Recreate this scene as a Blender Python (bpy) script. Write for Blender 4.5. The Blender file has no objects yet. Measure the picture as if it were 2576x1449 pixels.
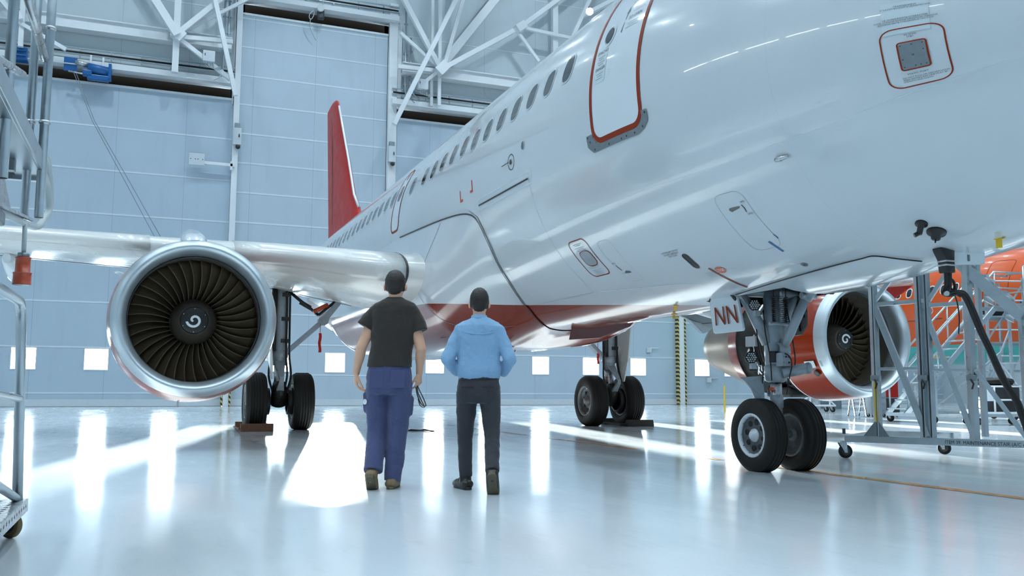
import bpy, bmesh, math, random
import numpy as np
from mathutils import Vector, Matrix
from math import sin, cos, pi, radians as R
random.seed(7)
SC = bpy.context.scene
COL = SC.collection

# ------------------------------------------------------------------ objects
def tag(o, label=None, cat=None, group=None, kind=None):
    if label: o['label'] = label
    if cat: o['category'] = cat
    if group: o['group'] = group
    if kind: o['kind'] = kind
    return o

def empty(name, loc=(0, 0, 0), parent=None):
    o = bpy.data.objects.new(name, None)
    o.empty_display_size = 0.2
    COL.objects.link(o)
    o.location = loc
    if parent: attach(o, parent)
    return o

def attach(o, parent):
    o.parent = parent
    o.matrix_parent_inverse = WM(parent).inverted()

def WM(o):
    m = o.matrix_basis.copy()
    if o.parent: m = WM(o.parent) @ o.matrix_parent_inverse @ m
    return m

def copy_tree(o, parent=None):
    c = o.copy()
    COL.objects.link(c)
    if parent is not None: c.parent = parent
    for ch in list(o.children): copy_tree(ch, c)
    return c

class MB:
    """collects geometry (world coordinates) and links it as ONE mesh object"""
    def __init__(s): s.v = []; s.f = []; s.sm = []
    def add(s, vs, fs, smooth=False):
        b = len(s.v); s.v += [tuple(p) for p in vs]
        for f in fs: s.f.append(tuple(b + i for i in f)); s.sm.append(smooth)
        return s
    def box(s, c, d, rz=0.0, m=None):
        x, y, z = d[0] / 2, d[1] / 2, d[2] / 2
        vs = [Vector((a * x, b * y, e * z)) for e in (-1, 1) for a, b in ((-1, -1), (1, -1), (1, 1), (-1, 1))]
        M = m if m is not None else Matrix.Rotation(rz, 3, 'Z')
        vs = [M @ v + Vector(c) for v in vs]
        return s.add(vs, [(3, 2, 1, 0), (4, 5, 6, 7), (0, 1, 5, 4), (1, 2, 6, 5), (2, 3, 7, 6), (3, 0, 4, 7)])
    def bar(s, a, b, w, h=None, up=(0, 0, 1), ext=0.0):
        """box section bar from a to b"""
        a, b = Vector(a), Vector(b); h = h or w
        d = (b - a).normalized(); a = a - d * ext; b = b + d * ext
        u = Vector(up)
        if abs(d.dot(u)) > 0.98: u = Vector((0, 1, 0))
        r = d.cross(u).normalized(); t = r.cross(d).normalized()
        vs = [p + r * (i * w / 2) + t * (j * h / 2) for p in (a, b) for i, j in ((-1, -1), (1, -1), (1, 1), (-1, 1))]
        return s.add(vs, [(0, 1, 2, 3), (7, 6, 5, 4), (0, 4, 5, 1), (1, 5, 6, 2), (2, 6, 7, 3), (3, 7, 4, 0)])
    def tube(s, pts, r, n=12, cap=True, closed=False):
        pts = [Vector(p) for p in pts]; k = len(pts)
        rs = r if isinstance(r, (list, tuple)) else [r] * k
        rings = []; prev = None
        for i, p in enumerate(pts):
            if closed: d = pts[(i + 1) % k] - pts[i - 1]
            else: d = (pts[min(i + 1, k - 1)] - pts[max(i - 1, 0)])
            if d.length < 1e-9: d = Vector((0, 0, 1))
            d.normalize()
            if prev is None:
                u = Vector((0, 0, 1)) if abs(d.z) < 0.95 else Vector((1, 0, 0))
                u = (u - d * u.dot(d)).normalized()
            else:
                u = prev - d * prev.dot(d)
                u = u.normalized() if u.length > 1e-6 else d.orthogonal().normalized()
            prev = u; w = d.cross(u)
            rings.append([p + (u * cos(2 * pi * j / n) + w * sin(2 * pi * j / n)) * rs[i] for j in range(n)])
        vs = [q for g in rings for q in g]; fs = []
        for i in range(k if closed else k - 1):
            a, b = i * n, ((i + 1) % k) * n
            for j in range(n): fs.append((a + j, a + (j + 1) % n, b + (j + 1) % n, b + j))
        s.add(vs, fs, True)
        if cap and not closed:
            s.add(rings[0], [tuple(range(n))[::-1]]); s.add(rings[-1], [tuple(range(n))])
        return s
    def cyl(s, a, b, r, n=20): return s.tube([a, b], r, n)
    def lathe(s, prof, origin, axis, n=48, smooth=True, a0=0.0, a1=2 * pi, flip=False):
        """prof: list of (axial, radius); axis: direction"""
        ax = Vector(axis).normalized(); o = Vector(origin)
        u = Vector((0, 0, 1)) if abs(ax.z) < 0.9 else Vector((1, 0, 0))
        u = (u - ax * u.dot(ax)).normalized(); w = ax.cross(u)
        full = abs(a1 - a0 - 2 * pi) < 1e-6; m = n if full else n + 1
        vs = []
        for a, r in prof:
            for j in range(m):
                t = a0 + (a1 - a0) * j / n
                vs.append(o + ax * a + (u * cos(t) + w * sin(t)) * r)
        fs = []
        for i in range(len(prof) - 1):
            for j in range(n):
                q = (i * m + j, i * m + (j + 1) % m, (i + 1) * m + (j + 1) % m, (i + 1) * m + j)
                fs.append(q if flip else q[::-1])
        return s.add(vs, fs, smooth)
    def prism(s, poly, ext):
        """poly: list of 3D points (planar), extruded by vector ext"""
        n = len(poly); e = Vector(ext); p = [Vector(q) for q in poly]
        vs = p + [q + e for q in p]
        fs = [tuple(range(n))[::-1], tuple(range(n, 2 * n))] + [(i, (i + 1) % n, n + (i + 1) % n, n + i) for i in range(n)]
        return s.add(vs, fs)
    def loft(s, rings, closed=True, cap=True, smooth=True):
        n = len(rings[0]); vs = [q for g in rings for q in g]; fs = []
        for i in range(len(rings) - 1):
            for j in range(n if closed else n - 1):
                fs.append((i * n + j, i * n + (j + 1) % n, (i + 1) * n + (j + 1) % n, (i + 1) * n + j))
        s.add(vs, fs, smooth)
        if cap:
            s.add(rings[0], [tuple(range(n))[::-1]]); s.add(rings[-1], [tuple(range(n))])
        return s
    def ball(s, c, r, n=12, sc=(1, 1, 1)):
        c = Vector(c); vs = []; fs = []; m = n * 2
        for i in range(n + 1):
            t = pi * i / n
            for j in range(m):
                p = 2 * pi * j / m
                vs.append(c + Vector((sin(t) * cos(p) * r * sc[0], sin(t) * sin(p) * r * sc[1], cos(t) * r * sc[2])))
        for i in range(n):
            for j in range(m): fs.append((i * m + j, (i + 1) * m + j, (i + 1) * m + (j + 1) % m, i * m + (j + 1) % m))
        return s.add(vs, fs, True)
    def build(s, name, mat, parent=None, bevel=0, weld=True, origin=None):
        me = bpy.data.meshes.new(name)
        bm = bmesh.new()
        vv = [bm.verts.new(p) for p in s.v]
        for f, sm in zip(s.f, s.sm):
            if len(set(f)) < 3: continue
            try: q = bm.faces.new([vv[i] for i in f]); q.smooth = sm
            except ValueError: pass
        if weld: bmesh.ops.remove_doubles(bm, verts=bm.verts, dist=1e-5)
        bmesh.ops.recalc_face_normals(bm, faces=bm.faces)
        if bevel:
            ed = [e for e in bm.edges if len(e.link_faces) == 2 and e.calc_face_angle(0) > 0.6]
            bmesh.ops.bevel(bm, geom=ed, offset=bevel, segments=2, affect='EDGES', profile=0.6, clamp_overlap=True)
        loc = Vector((0, 0, 0))
        if origin is not None:
            loc = Vector(origin); bmesh.ops.translate(bm, verts=bm.verts, vec=-loc)
        bm.to_mesh(me); bm.free()
        me.materials.append(mat)
        o = bpy.data.objects.new(name, me); COL.objects.link(o)
        o.location = loc
        if parent is not None: attach(o, parent)
        return o

def boxo(name, c, d, mat, parent=None, bevel=0, rz=0): return MB().box(c, d, rz).build(name, mat, parent, bevel)

def smooth_path(pts, n=8):
    """Catmull-Rom"""
    P = [Vector(p) for p in pts]; P = [P[0] * 2 - P[1]] + P + [P[-1] * 2 - P[-2]]; out = []
    for i in range(1, len(P) - 2):
        for k in range(n):
            t = k / n
            a, b, c, d = P[i - 1], P[i], P[i + 1], P[i + 2]
            out.append(0.5 * ((2 * b) + (c - a) * t + (2 * a - 5 * b + 4 * c - d) * t * t + (3 * b - a - 3 * c + d) * t ** 3))
    return out + [P[-2]]

def fillet(pts, r, n=5):
    P = [Vector(p) for p in pts]; out = [P[0]]
    for i in range(1, len(P) - 1):
        a = (P[i - 1] - P[i]); b = (P[i + 1] - P[i]); q = min(r, a.length * .45, b.length * .45)
        A = P[i] + a.normalized() * q; B = P[i] + b.normalized() * q
        for k in range(n + 1):
            t = k / n; out.append(A * (1 - t) ** 2 + P[i] * 2 * t * (1 - t) + B * t * t)
    return out + [P[-1]]

# ------------------------------------------------------------------ materials
def lin(c):
    def f(x): return x / 12.92 if x <= .04045 else ((x + .055) / 1.055) ** 2.4
    return tuple(f(x / 255.) for x in c) + (1,)

class NT:
    def __init__(s, name):
        s.m = bpy.data.materials.new(name); s.m.use_nodes = True
        s.t = s.m.node_tree; s.t.nodes.clear(); s.n = s.t.nodes; s.l = s.t.links
    def node(s, k, **kw):
        n = s.n.new(k)
        for a, v in kw.items(): setattr(n, a, v)
        return n
    def link(s, a, b): s.l.new(a, b)
    def math(s, op, a, b=None, clamp=False):
        n = s.n.new('ShaderNodeMath'); n.operation = op; n.use_clamp = clamp
        for i, x in enumerate((a, b)):
            if x is None: continue
            if isinstance(x, (int, float)): n.inputs[i].default_value = x
            else: s.l.new(x, n.inputs[i])
        return n.outputs[0]
    def mix(s, fac, a, b):
        n = s.n.new('ShaderNodeMix'); n.data_type = 'RGBA'
        for i, x in ((0, fac), (6, a), (7, b)):
            if isinstance(x, (int, float)): n.inputs[i].default_value = x
            elif isinstance(x, tuple): n.inputs[i].default_value = x
            else: s.l.new(x, n.inputs[i])
        return n.outputs[2]
    def pos(s):
        g = s.n.new('ShaderNodeNewGeometry'); x = s.n.new('ShaderNodeSeparateXYZ')
        s.l.new(g.outputs['Position'], x.inputs[0]); return g.outputs['Position'], x.outputs
    def noise(s, scale, detail=3, rough=.5, vec=None, stretch=None):
        n = s.n.new('ShaderNodeTexNoise'); n.inputs['Scale'].default_value = scale
        n.inputs['Detail'].default_value = detail; n.inputs['Roughness'].default_value = rough
        if vec is None:
            vec = s.n.new('ShaderNodeTexCoord').outputs['Object']
        if stretch:
            mp = s.n.new('ShaderNodeMapping'); mp.inputs['Scale'].default_value = stretch
            s.l.new(vec, mp.inputs[0]); vec = mp.outputs[0]
        s.l.new(vec, n.inputs['Vector']); return n.outputs['Fac']
    def rng(s, x, a, b, c, d):
        n = s.n.new('ShaderNodeMapRange'); s.l.new(x, n.inputs[0])
        for i, q in enumerate((a, b, c, d)): n.inputs[i + 1].default_value = q
        return n.outputs[0]
    def out(s, col, rough=.5, metal=0., spec=.5, coat=0., bump=None, bstr=.1, bdist=.01, coat_rough=.03, sheen=0.):
        b = s.n.new('ShaderNodeBsdfPrincipled'); o = s.n.new('ShaderNodeOutputMaterial')
        s.l.new(b.outputs[0], o.inputs[0])
        for k, v in (('Base Color', col), ('Roughness', rough), ('Metallic', metal), ('Specular IOR Level', spec), ('Coat Weight', coat), ('Coat Roughness', coat_rough), ('Sheen Weight', sheen)):
            if isinstance(v, (int, float)): b.inputs[k].default_value = v
            elif isinstance(v, tuple): b.inputs[k].default_value = v
            else: s.l.new(v, b.inputs[k])
        if bump is not None:
            n = s.n.new('ShaderNodeBump'); n.inputs['Strength'].default_value = bstr; n.inputs['Distance'].default_value = bdist
            s.l.new(bump, n.inputs['Height']); s.l.new(n.outputs[0], b.inputs['Normal'])
        s.b = b
        return s.m

def simple(name, rgb, rough=.5, metal=0., var=.06, scale=6., bstr=0.0, bscale=40., **kw):
    t = NT(name); c = lin(rgb)
    nz = t.noise(scale, 4)
    d = tuple(max(0, x * (1 - var * 2)) for x in c[:3]) + (1,); e = tuple(min(1, x * (1 + var)) for x in c[:3]) + (1,)
    col = t.mix(nz, d, e)
    r = t.rng(nz, .3, .7, max(.02, rough - .05), min(1, rough + .07))
    return t.out(col, r, metal, bump=t.noise(bscale, 3) if bstr else None, bstr=bstr or .1, **kw)

M = {}
M['alu'] = simple('aluminium', (186, 196, 202), .32, .85, .10, 9, .05, 60)
M['alu_dull'] = simple('dull_aluminium', (150, 160, 166), .45, .7, .15, 12, .08, 50)
M['steel'] = simple('galvanised_steel', (170, 182, 190), .35, .8, .12, 18, .04, 90)
M['zinc'] = simple('zinc_plate', (196, 200, 204), .28, .8, .08, 20)
M['dark_steel'] = simple('dark_steel', (70, 72, 74), .42, .6, .2, 10)
M['gear_grey'] = simple('gear_grey_paint', (150, 160, 168), .35, .1, .12, 14, coat=.3)
M['gear_dark'] = simple('gear_dark_metal', (52, 52, 52), .4, .5, .3, 14)
M['rubber'] = simple('black_rubber', (30, 29, 28), .62, 0, .2, 20, .1, 80, spec=.3)
M['black'] = simple('black_plastic', (18, 17, 17), .4, 0, .2, 10)
M['black_cable'] = simple('black_cable_sheath', (14, 14, 15), .45, 0, .25, 30)
M['dark_bay'] = simple('dark_bay_interior', (34, 33, 31), .6, .1, .3, 8)
M['white_beam'] = simple('white_steel_paint', (228, 234, 238), .4, 0, .03, 3)
M['grey_box'] = simple('grey_enclosure', (205, 214, 220), .4, 0, .04, 5)
M['blue'] = simple('blue_enamel', (12, 92, 158), .35, 0, .1, 10, coat=.3)
M['gap_shade'] = simple('gap_shade', (7, 5, 4), .95, 0, .15, 4, spec=.02)  # near-black, shade inside the gaps put into the colour
M['orange'] = simple('orange_paint', (224, 104, 22), .22, 0, .05, 2, coat=.5)
M['teal'] = simple('teal_paint', (92, 186, 182), .3, 0, .05, 2)
M['red'] = simple('red_airframe_paint', (176, 38, 28), .42, 0, .04, 3, spec=.25)
M['engine_red'] = simple('dark_orange_cowl_paint', (134, 40, 8), .2, 0, .06, 3, spec=.35, coat=.1)
M['white'] = simple('white_airframe_paint', (214, 222, 228), .12, 0, .02, 2, coat=.8)
M['white_wing'] = simple('white_wing_paint', (204, 206, 204), .24, 0, .04, 1.5, coat=.25)
M['plug_red'] = simple('red_orange_plastic', (176, 66, 32), .3, 0, .06, 12, coat=.2)
M['cable_grey'] = simple('grey_cable', (176, 186, 188), .45, 0, .05, 12)
M['yellow'] = simple('yellow_tape', (226, 186, 40), .5, 0, .05, 10)
M['blade'] = simple('fan_blade_titanium', (104, 90, 72), .5, .25, .12, 8)
M['hub'] = simple('fan_hub_grey', (104, 98, 88), .5, .4, .12, 10)
M['lip'] = simple('bare_lip_metal', (184, 194, 200), .36, .75, .04, 3)
M['exhaust'] = simple('heat_stained_nozzle', (150, 132, 116), .34, .85, .12, 4)
M['glass_dark'] = simple('cabin_glass', (34, 42, 48), .05, 0, .2, 1.2, coat=.6)
M['decal_dark'] = simple('dark_lettering', (70, 72, 76), .4, 0, .05, 20)
M['decal_red'] = simple('orange_brown_line', (134, 44, 10), .4, 0, .03, 12, spec=.2)
M['line_dark'] = simple('dark_seal', (46, 48, 50), .5, 0, .1, 12)
M['window_rim'] = simple('window_rim_paint', (178, 190, 198), .25, 0, .02, 3)
M['handle_grey'] = simple('handle_grey', (104, 104, 100), .4, .3, .08, 20)
M['belly_door'] = simple('dark_red_door_paint', (86, 24, 12), .14, 0, .06, 3, coat=.4)
M['fin_edge'] = simple('polished_fin_edge', (206, 212, 216), .35, .35, .02, 2)
M['line_soft'] = simple('grey_panel_line', (124, 138, 148), .5, 0, .1, 12)
M['line_light'] = simple('light_panel_seam', (214, 228, 236), .3, 0, .05, 12)
M['white_mark'] = simple('white_marking', (226, 230, 234), .4, 0, .03, 12)
M['plate_grey'] = simple('grey_metal_plate', (132, 140, 146), .38, .6, .12, 26)
M['orange_sign'] = simple('orange_sign', (188, 70, 26), .4, 0, .05, 12)
M['film'] = simple('pale_label_film', (196, 208, 214), .2, 0, .02, 12)
M['wood'] = simple('brown_chock_wood', (122, 82, 60), .65, 0, .2, 16, .2, 40)
M['chock'] = simple('dark_chock_rubber', (48, 44, 40), .7, 0, .2, 16, .2, 40)
# ------------------------------------------------------------------ airframe surface
# aircraft axes: x to port, y aft from the nose tip, z up from the floor
_T = np.array([
 # y      half-w  top    bottom  widest z
 (0.00, 0.010, 3.230, 3.210, 3.22), (0.05, 0.220, 3.450, 3.010, 3.23), (0.20, 0.460, 3.670, 2.790, 3.26),
 (0.50, 0.760, 3.930, 2.540, 3.31), (1.00, 1.080, 4.230, 2.300, 3.40), (1.50, 1.310, 4.500, 2.150, 3.49),
 (2.00, 1.490, 4.860, 2.045, 3.57), (2.50, 1.620, 5.210, 1.965, 3.65), (3.00, 1.720, 5.480, 1.905, 3.72),
 (3.50, 1.800, 5.660, 1.865, 3.79), (4.00, 1.860, 5.780, 1.835, 3.85), (5.00, 1.940, 5.900, 1.810, 3.93),
 (6.00, 1.970, 5.932, 1.800, 3.955), (6.60, 1.975, 5.935, 1.800, 3.96), (21.5, 1.975, 5.935, 1.800, 3.96),
 (23.0, 1.975, 5.935, 1.880, 3.97), (25.0, 1.930, 5.930, 2.250, 4.05), (27.0, 1.720, 5.920, 2.850, 4.25),
 (29.0, 1.380, 5.880, 3.500, 4.55), (31.0, 0.950, 5.750, 4.150, 4.85), (33.0, 0.450, 5.450, 4.750, 5.05), (33.84, 0.12, 5.20, 5.00, 5.10)])
def _pchip(x, y, q):
    h = np.diff(x); d = np.diff(y) / h; m = np.zeros_like(y)
    m[0], m[-1] = d[0], d[-1]
    for i in range(1, len(x) - 1):
        if d[i - 1] * d[i] > 0:
            w1 = 2 * h[i] + h[i - 1]; w2 = h[i] + 2 * h[i - 1]
            m[i] = (w1 + w2) / (w1 / d[i - 1] + w2 / d[i])
    q = min(max(q, x[0]), x[-1]); i = min(max(int(np.searchsorted(x, q)) - 1, 0), len(x) - 2)
    t = (q - x[i]) / h[i]
    return ((1 + 2 * t) * (1 - t) ** 2 * y[i] + t * (1 - t) ** 2 * h[i] * m[i] + t * t * (3 - 2 * t) * y[i + 1] + t * t * (t - 1) * h[i] * m[i + 1])
_cache = {}
def sect(y):
    k = round(y, 4)
    if k not in _cache: _cache[k] = tuple(float(_pchip(_T[:, 0], _T[:, c], y)) for c in (1, 2, 3, 4))
    return _cache[k]
def FUS(y, phi, off=0.0):
    """phi: 0 top, +pi/2 starboard (camera side), pi bottom, negative = port"""
    w, t, b, zc = sect(y)
    a = (t - zc) if cos(phi) > 0 else (zc - b)
    p = Vector((-w * sin(phi), y, zc + a * cos(phi)))
    if off:
        e = 1e-3
        dy = FUS(min(y + e, 33.8), phi) - FUS(max(y - e, 0.0), phi); dp = FUS(y, phi + e) - FUS(y, phi - e)
        n = dy.cross(dp).normalized()
        c = Vector((0, y, zc))
        if n.dot(p - c) < 0: n = -n
        p = p + n * off
    return p
def girth(y):
    w, t, b, zc = sect(y); return (w * 2 + (t - zc) + (zc - b)) / 4
# ------------------------------------------------------------------ hangar
YW = 40.2          # plane of the sliding doors
XL, XR, YF, ZC = -24.0, 40.0, -26.0, 24.5

def floor_mat():
    t = NT('epoxy_floor'); pos, x = t.pos()
    n1 = t.noise(.35, 5, .6, pos); n2 = t.noise(1.0, 6, .65, pos, (1.6, .35, 1)); n3 = t.noise(9, 4, .6, pos, (1, .25, 1))
    base = t.mix(n1, lin((194, 205, 212)), lin((216, 224, 229)))
    base = t.mix(t.rng(n3, .56, .74, 0, .14), base, lin((120, 132, 140)))
    seam = t.math('LESS_THAN', t.math('ABSOLUTE', t.math('SUBTRACT', x[1], 16.3)), .016)
    seam2 = t.math('LESS_THAN', t.math('ABSOLUTE', t.math('SUBTRACT', x[1], 28.0)), .02)
    base = t.mix(t.math('MULTIPLY', t.math('MAXIMUM', seam, seam2), .75), base, lin((70, 76, 80)))
    rough = t.math('ADD', t.rng(n2, .3, .7, .085, .17), t.rng(n3, .55, .8, 0, .06))
    hb = t.math('ADD', t.math('MULTIPLY', n2, .8), t.math('MULTIPLY', t.noise(30, 2, .5, pos), .08))
    return t.out(base, rough, 0, spec=.55, bump=hb, bstr=.055, bdist=.05)

def leaf_mat(name, z0, dz, rgb):
    t = NT(name); pos, x = t.pos()
    n = t.noise(.5, 4, .6, pos); n2 = t.noise(2.2, 4, .6, pos, (1, 1, .12)); fine = t.noise(60, 2, .5, pos, (.2, 1, 6))
    c = lin(rgb); d = tuple(k * .88 for k in c[:3]) + (1,)
    base = t.mix(n, d, c); base = t.mix(t.rng(n2, .55, .75, 0, .25), base, tuple(k * .72 for k in c[:3]) + (1,))
    fr = t.math('FRACT', t.math('ADD', t.math('DIVIDE', t.math('SUBTRACT', x[2], z0), dz), 20.0))
    e = t.math('MULTIPLY', t.math('ABSOLUTE', t.math('SUBTRACT', fr, .5)), 2.0)          # 1 at the seam
    w = .055 / dz
    lip = t.rng(e, 1 - w * 2, 1 - w * .8, 0, 1)
    line = t.math('GREATER_THAN', e, 1 - w * .75)
    base = t.mix(t.math('MULTIPLY', line, .75), base, lin((232, 240, 244)))
    vx = t.math('ABSOLUTE', t.math('SUBTRACT', t.math('FRACT', t.math('ADD', t.math('DIVIDE', x[0], 2.9), 20.3)), .5))
    vl = t.math('LESS_THAN', vx, .004)
    base = t.mix(t.math('MULTIPLY', vl, .35), base, lin((110, 128, 140)))
    h = t.math('ADD', t.math('MULTIPLY', lip, 1.0), t.math('MULTIPLY', fine, .05))
    return t.out(base, .45, 0, spec=.4, bump=h, bstr=.6, bdist=.02)

def stripe_mat():
    t = NT('hazard_stripes'); pos, x = t.pos()
    fr = t.math('FRACT', t.math('ADD', t.math('DIVIDE', t.math('ADD', x[2], t.math('MULTIPLY', x[0], 1.0)), .22), 30.0))
    return t.out(t.mix(t.math('GREATER_THAN', fr, .5), lin((210, 190, 120)), lin((38, 36, 32))), .5)

M['floor'] = floor_mat()
M['wall'] = leaf_mat('sandwich_wall', 0, 3.0, (196, 208, 214))
M['upper'] = leaf_mat('upper_wall_panels', 0, 3.1, (204, 216, 222))
M['leaf_wide'] = leaf_mat('door_leaf_panels', 0.58, 1.96, (182, 200, 214))
M['leaf_tail'] = leaf_mat('tail_door_panels', 0.03, 1.405, (190, 206, 218))
M['stripes'] = stripe_mat()
M['ceiling'] = simple('ceiling_panels', (214, 222, 228), .6, 0, .03, 1)
M['line_floor'] = simple('worn_orange_line', (204, 146, 64), .22, 0, .14, 4)

S = 'structure'
tag(MB().box(((XL + XR) / 2, (YF + 42) / 2, -.1), (XR - XL + 1, 42 - YF + 1, .2)).build('floor', M['floor']), kind=S)
fl = bpy.data.objects['floor']
# painted guide line on the aircraft axis, worn away past the nose wheels
mb = MB()
for y0, y1 in ((-8, 4.62), (4.66, 5.9), (6.5, 6.9), (8.6, 11.8), (12.6, 16.1), (17, 19)):
    mb.add([(.20, y0, .0025), (.33, y0, .0025), (.33, y1, .0025), (.20, y1, .0025)], [(0, 1, 2, 3)])
mb.build('painted_line', M['line_floor'], fl)

tag(boxo('ceiling', ((XL + XR) / 2, (YF + 42) / 2, ZC + .15), (XR - XL + 1, 42 - YF + 1, .3), M['ceiling']), kind=S)
tag(boxo('wall_left', (XL - .15, (YF + 42) / 2, ZC / 2), (.3, 42 - YF + 1, ZC), M['wall']), kind=S)
tag(boxo('wall_right', (XR + .15, (YF + 42) / 2, ZC / 2), (.3, 42 - YF + 1, ZC), M['wall']), kind=S)
tag(boxo('wall_front', ((XL + XR) / 2, YF - .15, ZC / 2), (XR - XL + 1, .3, ZC), M['wall']), kind=S)

WIN_Z = (1.56, 2.51); WW = .98
WINX = [-14.1, -11.25, -8.45, -5.6, -.72, 1.87, 6.8, 9.65, 12.5, 15.4, 18.25, 22.3, 24.25, 27.1, 30.0]
def leaf(name, x0, x1, z1, mat, y=YW):
    mb = MB(); th = .14; yc = y + th / 2
    ws = sorted(w for w in WINX if x0 < w < x1)
    a, b = WIN_Z
    mb.box(((x0 + x1) / 2, yc, (.06 + a) / 2), (x1 - x0, th, a - .06))
    mb.box(((x0 + x1) / 2, yc, (b + z1) / 2), (x1 - x0, th, z1 - b))
    px = x0
    for w in ws + [None]:
        qx = x1 if w is None else w - WW / 2
        mb.box(((px + qx) / 2, yc, (a + b) / 2), (qx - px, th, b - a))
        if w is not None: px = w + WW / 2
    o = mb.build(name, mat, weld=False); tag(o, kind=S)
    MB().box(((x0 + x1) / 2, y - .03, .16), (x1 - x0, .05, .3)).build('kick_strip', M['grey_box'], o, .008)
    MB().box(((x0 + x1) / 2, y + .02, .025), (x1 - x0, .1, .05)).build('rubber_seal', M['rubber'], o)
    MB().box(((x0 + x1) / 2, y - .03, z1 - .05), (x1 - x0, .08, .1)).build('top_rail', M['white_beam'], o, .01)
    return o
leaf('door_1', -24.2, -3.2, 14.3, M['leaf_wide'])
leaf('door_2', -2.92, 4.12, 18.55, M['leaf_tail'])
leaf('door_3', 4.62, 20.62, 14.3, M['leaf_wide'])
leaf('door_4', 21.08, 40.2, 14.3, M['leaf_wide'])
tag(MB().box((XL + 20, YW + .9, 12.2), (90, .2, 24.5)).build('trim_1', M['gap_shade']), kind=S) if False else None

def glass():
    t = NT('window_pane'); a = t.node('ShaderNodeBsdfTransparent'); g = t.node('ShaderNodeBsdfGlossy'); g.inputs['Roughness'].default_value = .05
    a.inputs[0].default_value = (.93, .97, .98, 1)
    fz = t.node('ShaderNodeFresnel'); fz.inputs[0].default_value = 1.45
    mx = t.node('ShaderNodeMixShader'); o = t.node('ShaderNodeOutputMaterial')
    t.link(fz.outputs[0], mx.inputs[0]); t.link(a.outputs[0], mx.inputs[1]); t.link(g.outputs[0], mx.inputs[2]); t.link(mx.outputs[0], o.inputs[0])
    return t.m
M['pane'] = glass()
for i, wx in enumerate(WINX):
    a, b = WIN_Z; zc = (a + b) / 2; q = .035
    mb = MB()
    mb.box((wx, YW + .06, a + q / 2), (WW - 2 * q, .158, q)); mb.box((wx, YW + .06, b - q / 2), (WW - 2 * q, .158, q))
    mb.box((wx - WW / 2 + q / 2, YW + .06, zc), (q, .16, b - a)); mb.box((wx + WW / 2 - q / 2, YW + .06, zc), (q, .16, b - a))
    o = tag(mb.build('window_%d' % (i + 1), M['white_beam'], weld=False), kind=S)
    MB().box((wx, YW + .09, zc), (WW - 2 * q, .006, b - a - 2 * q)).build('pane', M['pane'], o)

# wall above the doors, leaving the taller tail opening
mb = MB(); yw = YW - .1
mb.box(((XL - 3.0) / 2, yw + .3, (14.86 + ZC) / 2), (-3.0 - XL, .4, ZC - 14.86))
mb.box(((XR + 4.3) / 2, yw + .3, (14.86 + ZC) / 2), (XR - 4.3, .4, ZC - 14.86))
mb.box((.65, yw + .3, (19.15 + ZC) / 2), (7.3, .4, ZC - 19.15))
tag(mb.build('wall_back', M['upper'], weld=False), kind=S)
# door track housing behind the slots, their shade put into its near-black colour
mb = MB()
for xa, xb, zz in ((XL - .2, -3.0, 14.5), (4.3, XR + .2, 14.5), (-3.2, 4.6, 18.8)):
    mb.box(((xa + xb) / 2, YW + .75, zz), (xb - xa, .1, 1.6)); mb.box(((xa + xb) / 2, YW + .45, zz - .6), (xb - xa, .66, .1))
# outer skin closing the joints between the leaves
mb.box((-3.06, YW + .35, 9.6), (.5, .1, 19)); mb.box((4.37, YW + .35, 9.6), (.7, .1, 19)); mb.box((20.85, YW + .35, 7.3), (.7, .1, 14.6))
tag(mb.build('trim_1', M['gap_shade'], weld=False), kind=S)

n = 2
def trim(mb, mat, bev=.01):
    global n
    o = tag(mb.build('trim_%d' % n, mat, None, bev, weld=False), kind=S); n += 1
    return o
# header beams over the leaves
for x0, x1, z in ((XL, -3.2, 14.85), (4.3, XR, 14.85), (-2.95, 4.6, 19.12)):
    mb = MB(); mb.box(((x0 + x1) / 2, YW - .22, z + .15), (x1 - x0, .34, .32)); mb.box(((x0 + x1) / 2, YW - .34, z - .0), (x1 - x0, .5, .04))
    b = trim(mb, M['white_beam'])
    mb = MB(); zz = z + (.55 if z < 15 else .5)
    for k in (0, .28): mb.box(((x0 + x1) / 2, YW - .33, zz + k), (x1 - x0, .04, .05))
    k = x0 + .5
    while k < x1: mb.box((k, YW - .3, zz + .1), (.05, .1, .42)); k += 1.25
    mb.build('cable_tray', M['steel'], b, weld=False)
    mb = MB()
    for k in range(3): mb.tube([(x0 + .05, YW - .36, zz + .05 + k * .03), ((x0 + x1) / 2, YW - .36, zz + .04 + k * .03), (x1 - .05, YW - .36, zz + .05 + k * .03)], .015, 6)
    mb.build('cable_run', M['black_cable'], b)
# deep girder flange across the upper wall
for x0, x1 in ((XL, -3.4), (4.75, XR)):
    mb = MB(); mb.box(((x0 + x1) / 2, YW - .5, 16.72), (x1 - x0, .06, .5)); mb.box(((x0 + x1) / 2, YW - .35, 16.99), (x1 - x0, .6, .05)); mb.box(((x0 + x1) / 2, YW - .35, 16.47), (x1 - x0, .6, .05))
    trim(mb, M['white_beam'])
# jambs
for x, w, z1 in ((-3.06, .26, 24.3), (4.36, .42, 20.1), (20.85, .34, 14.9)):
    mb = MB(); mb.box((x, YW - .12, z1 / 2), (w, .3, z1))
    if x < 0: mb.box((x - .19, YW - .05, z1 / 2 + 7), (.05, .2, z1 - 14))
    if 0 < x < 5: mb.box((x + .3, YW - .06, 17), (.3, .22, 4.2))
    j = trim(mb, M['white_beam'], .015)
    mb = MB()
    for q in (-1, 1): mb.box((x + q * (w / 2 + .045), YW - .16, 2.45), (.07, .3, 4.86))
    mb.build('hazard_guard', M['stripes'], j)
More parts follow.
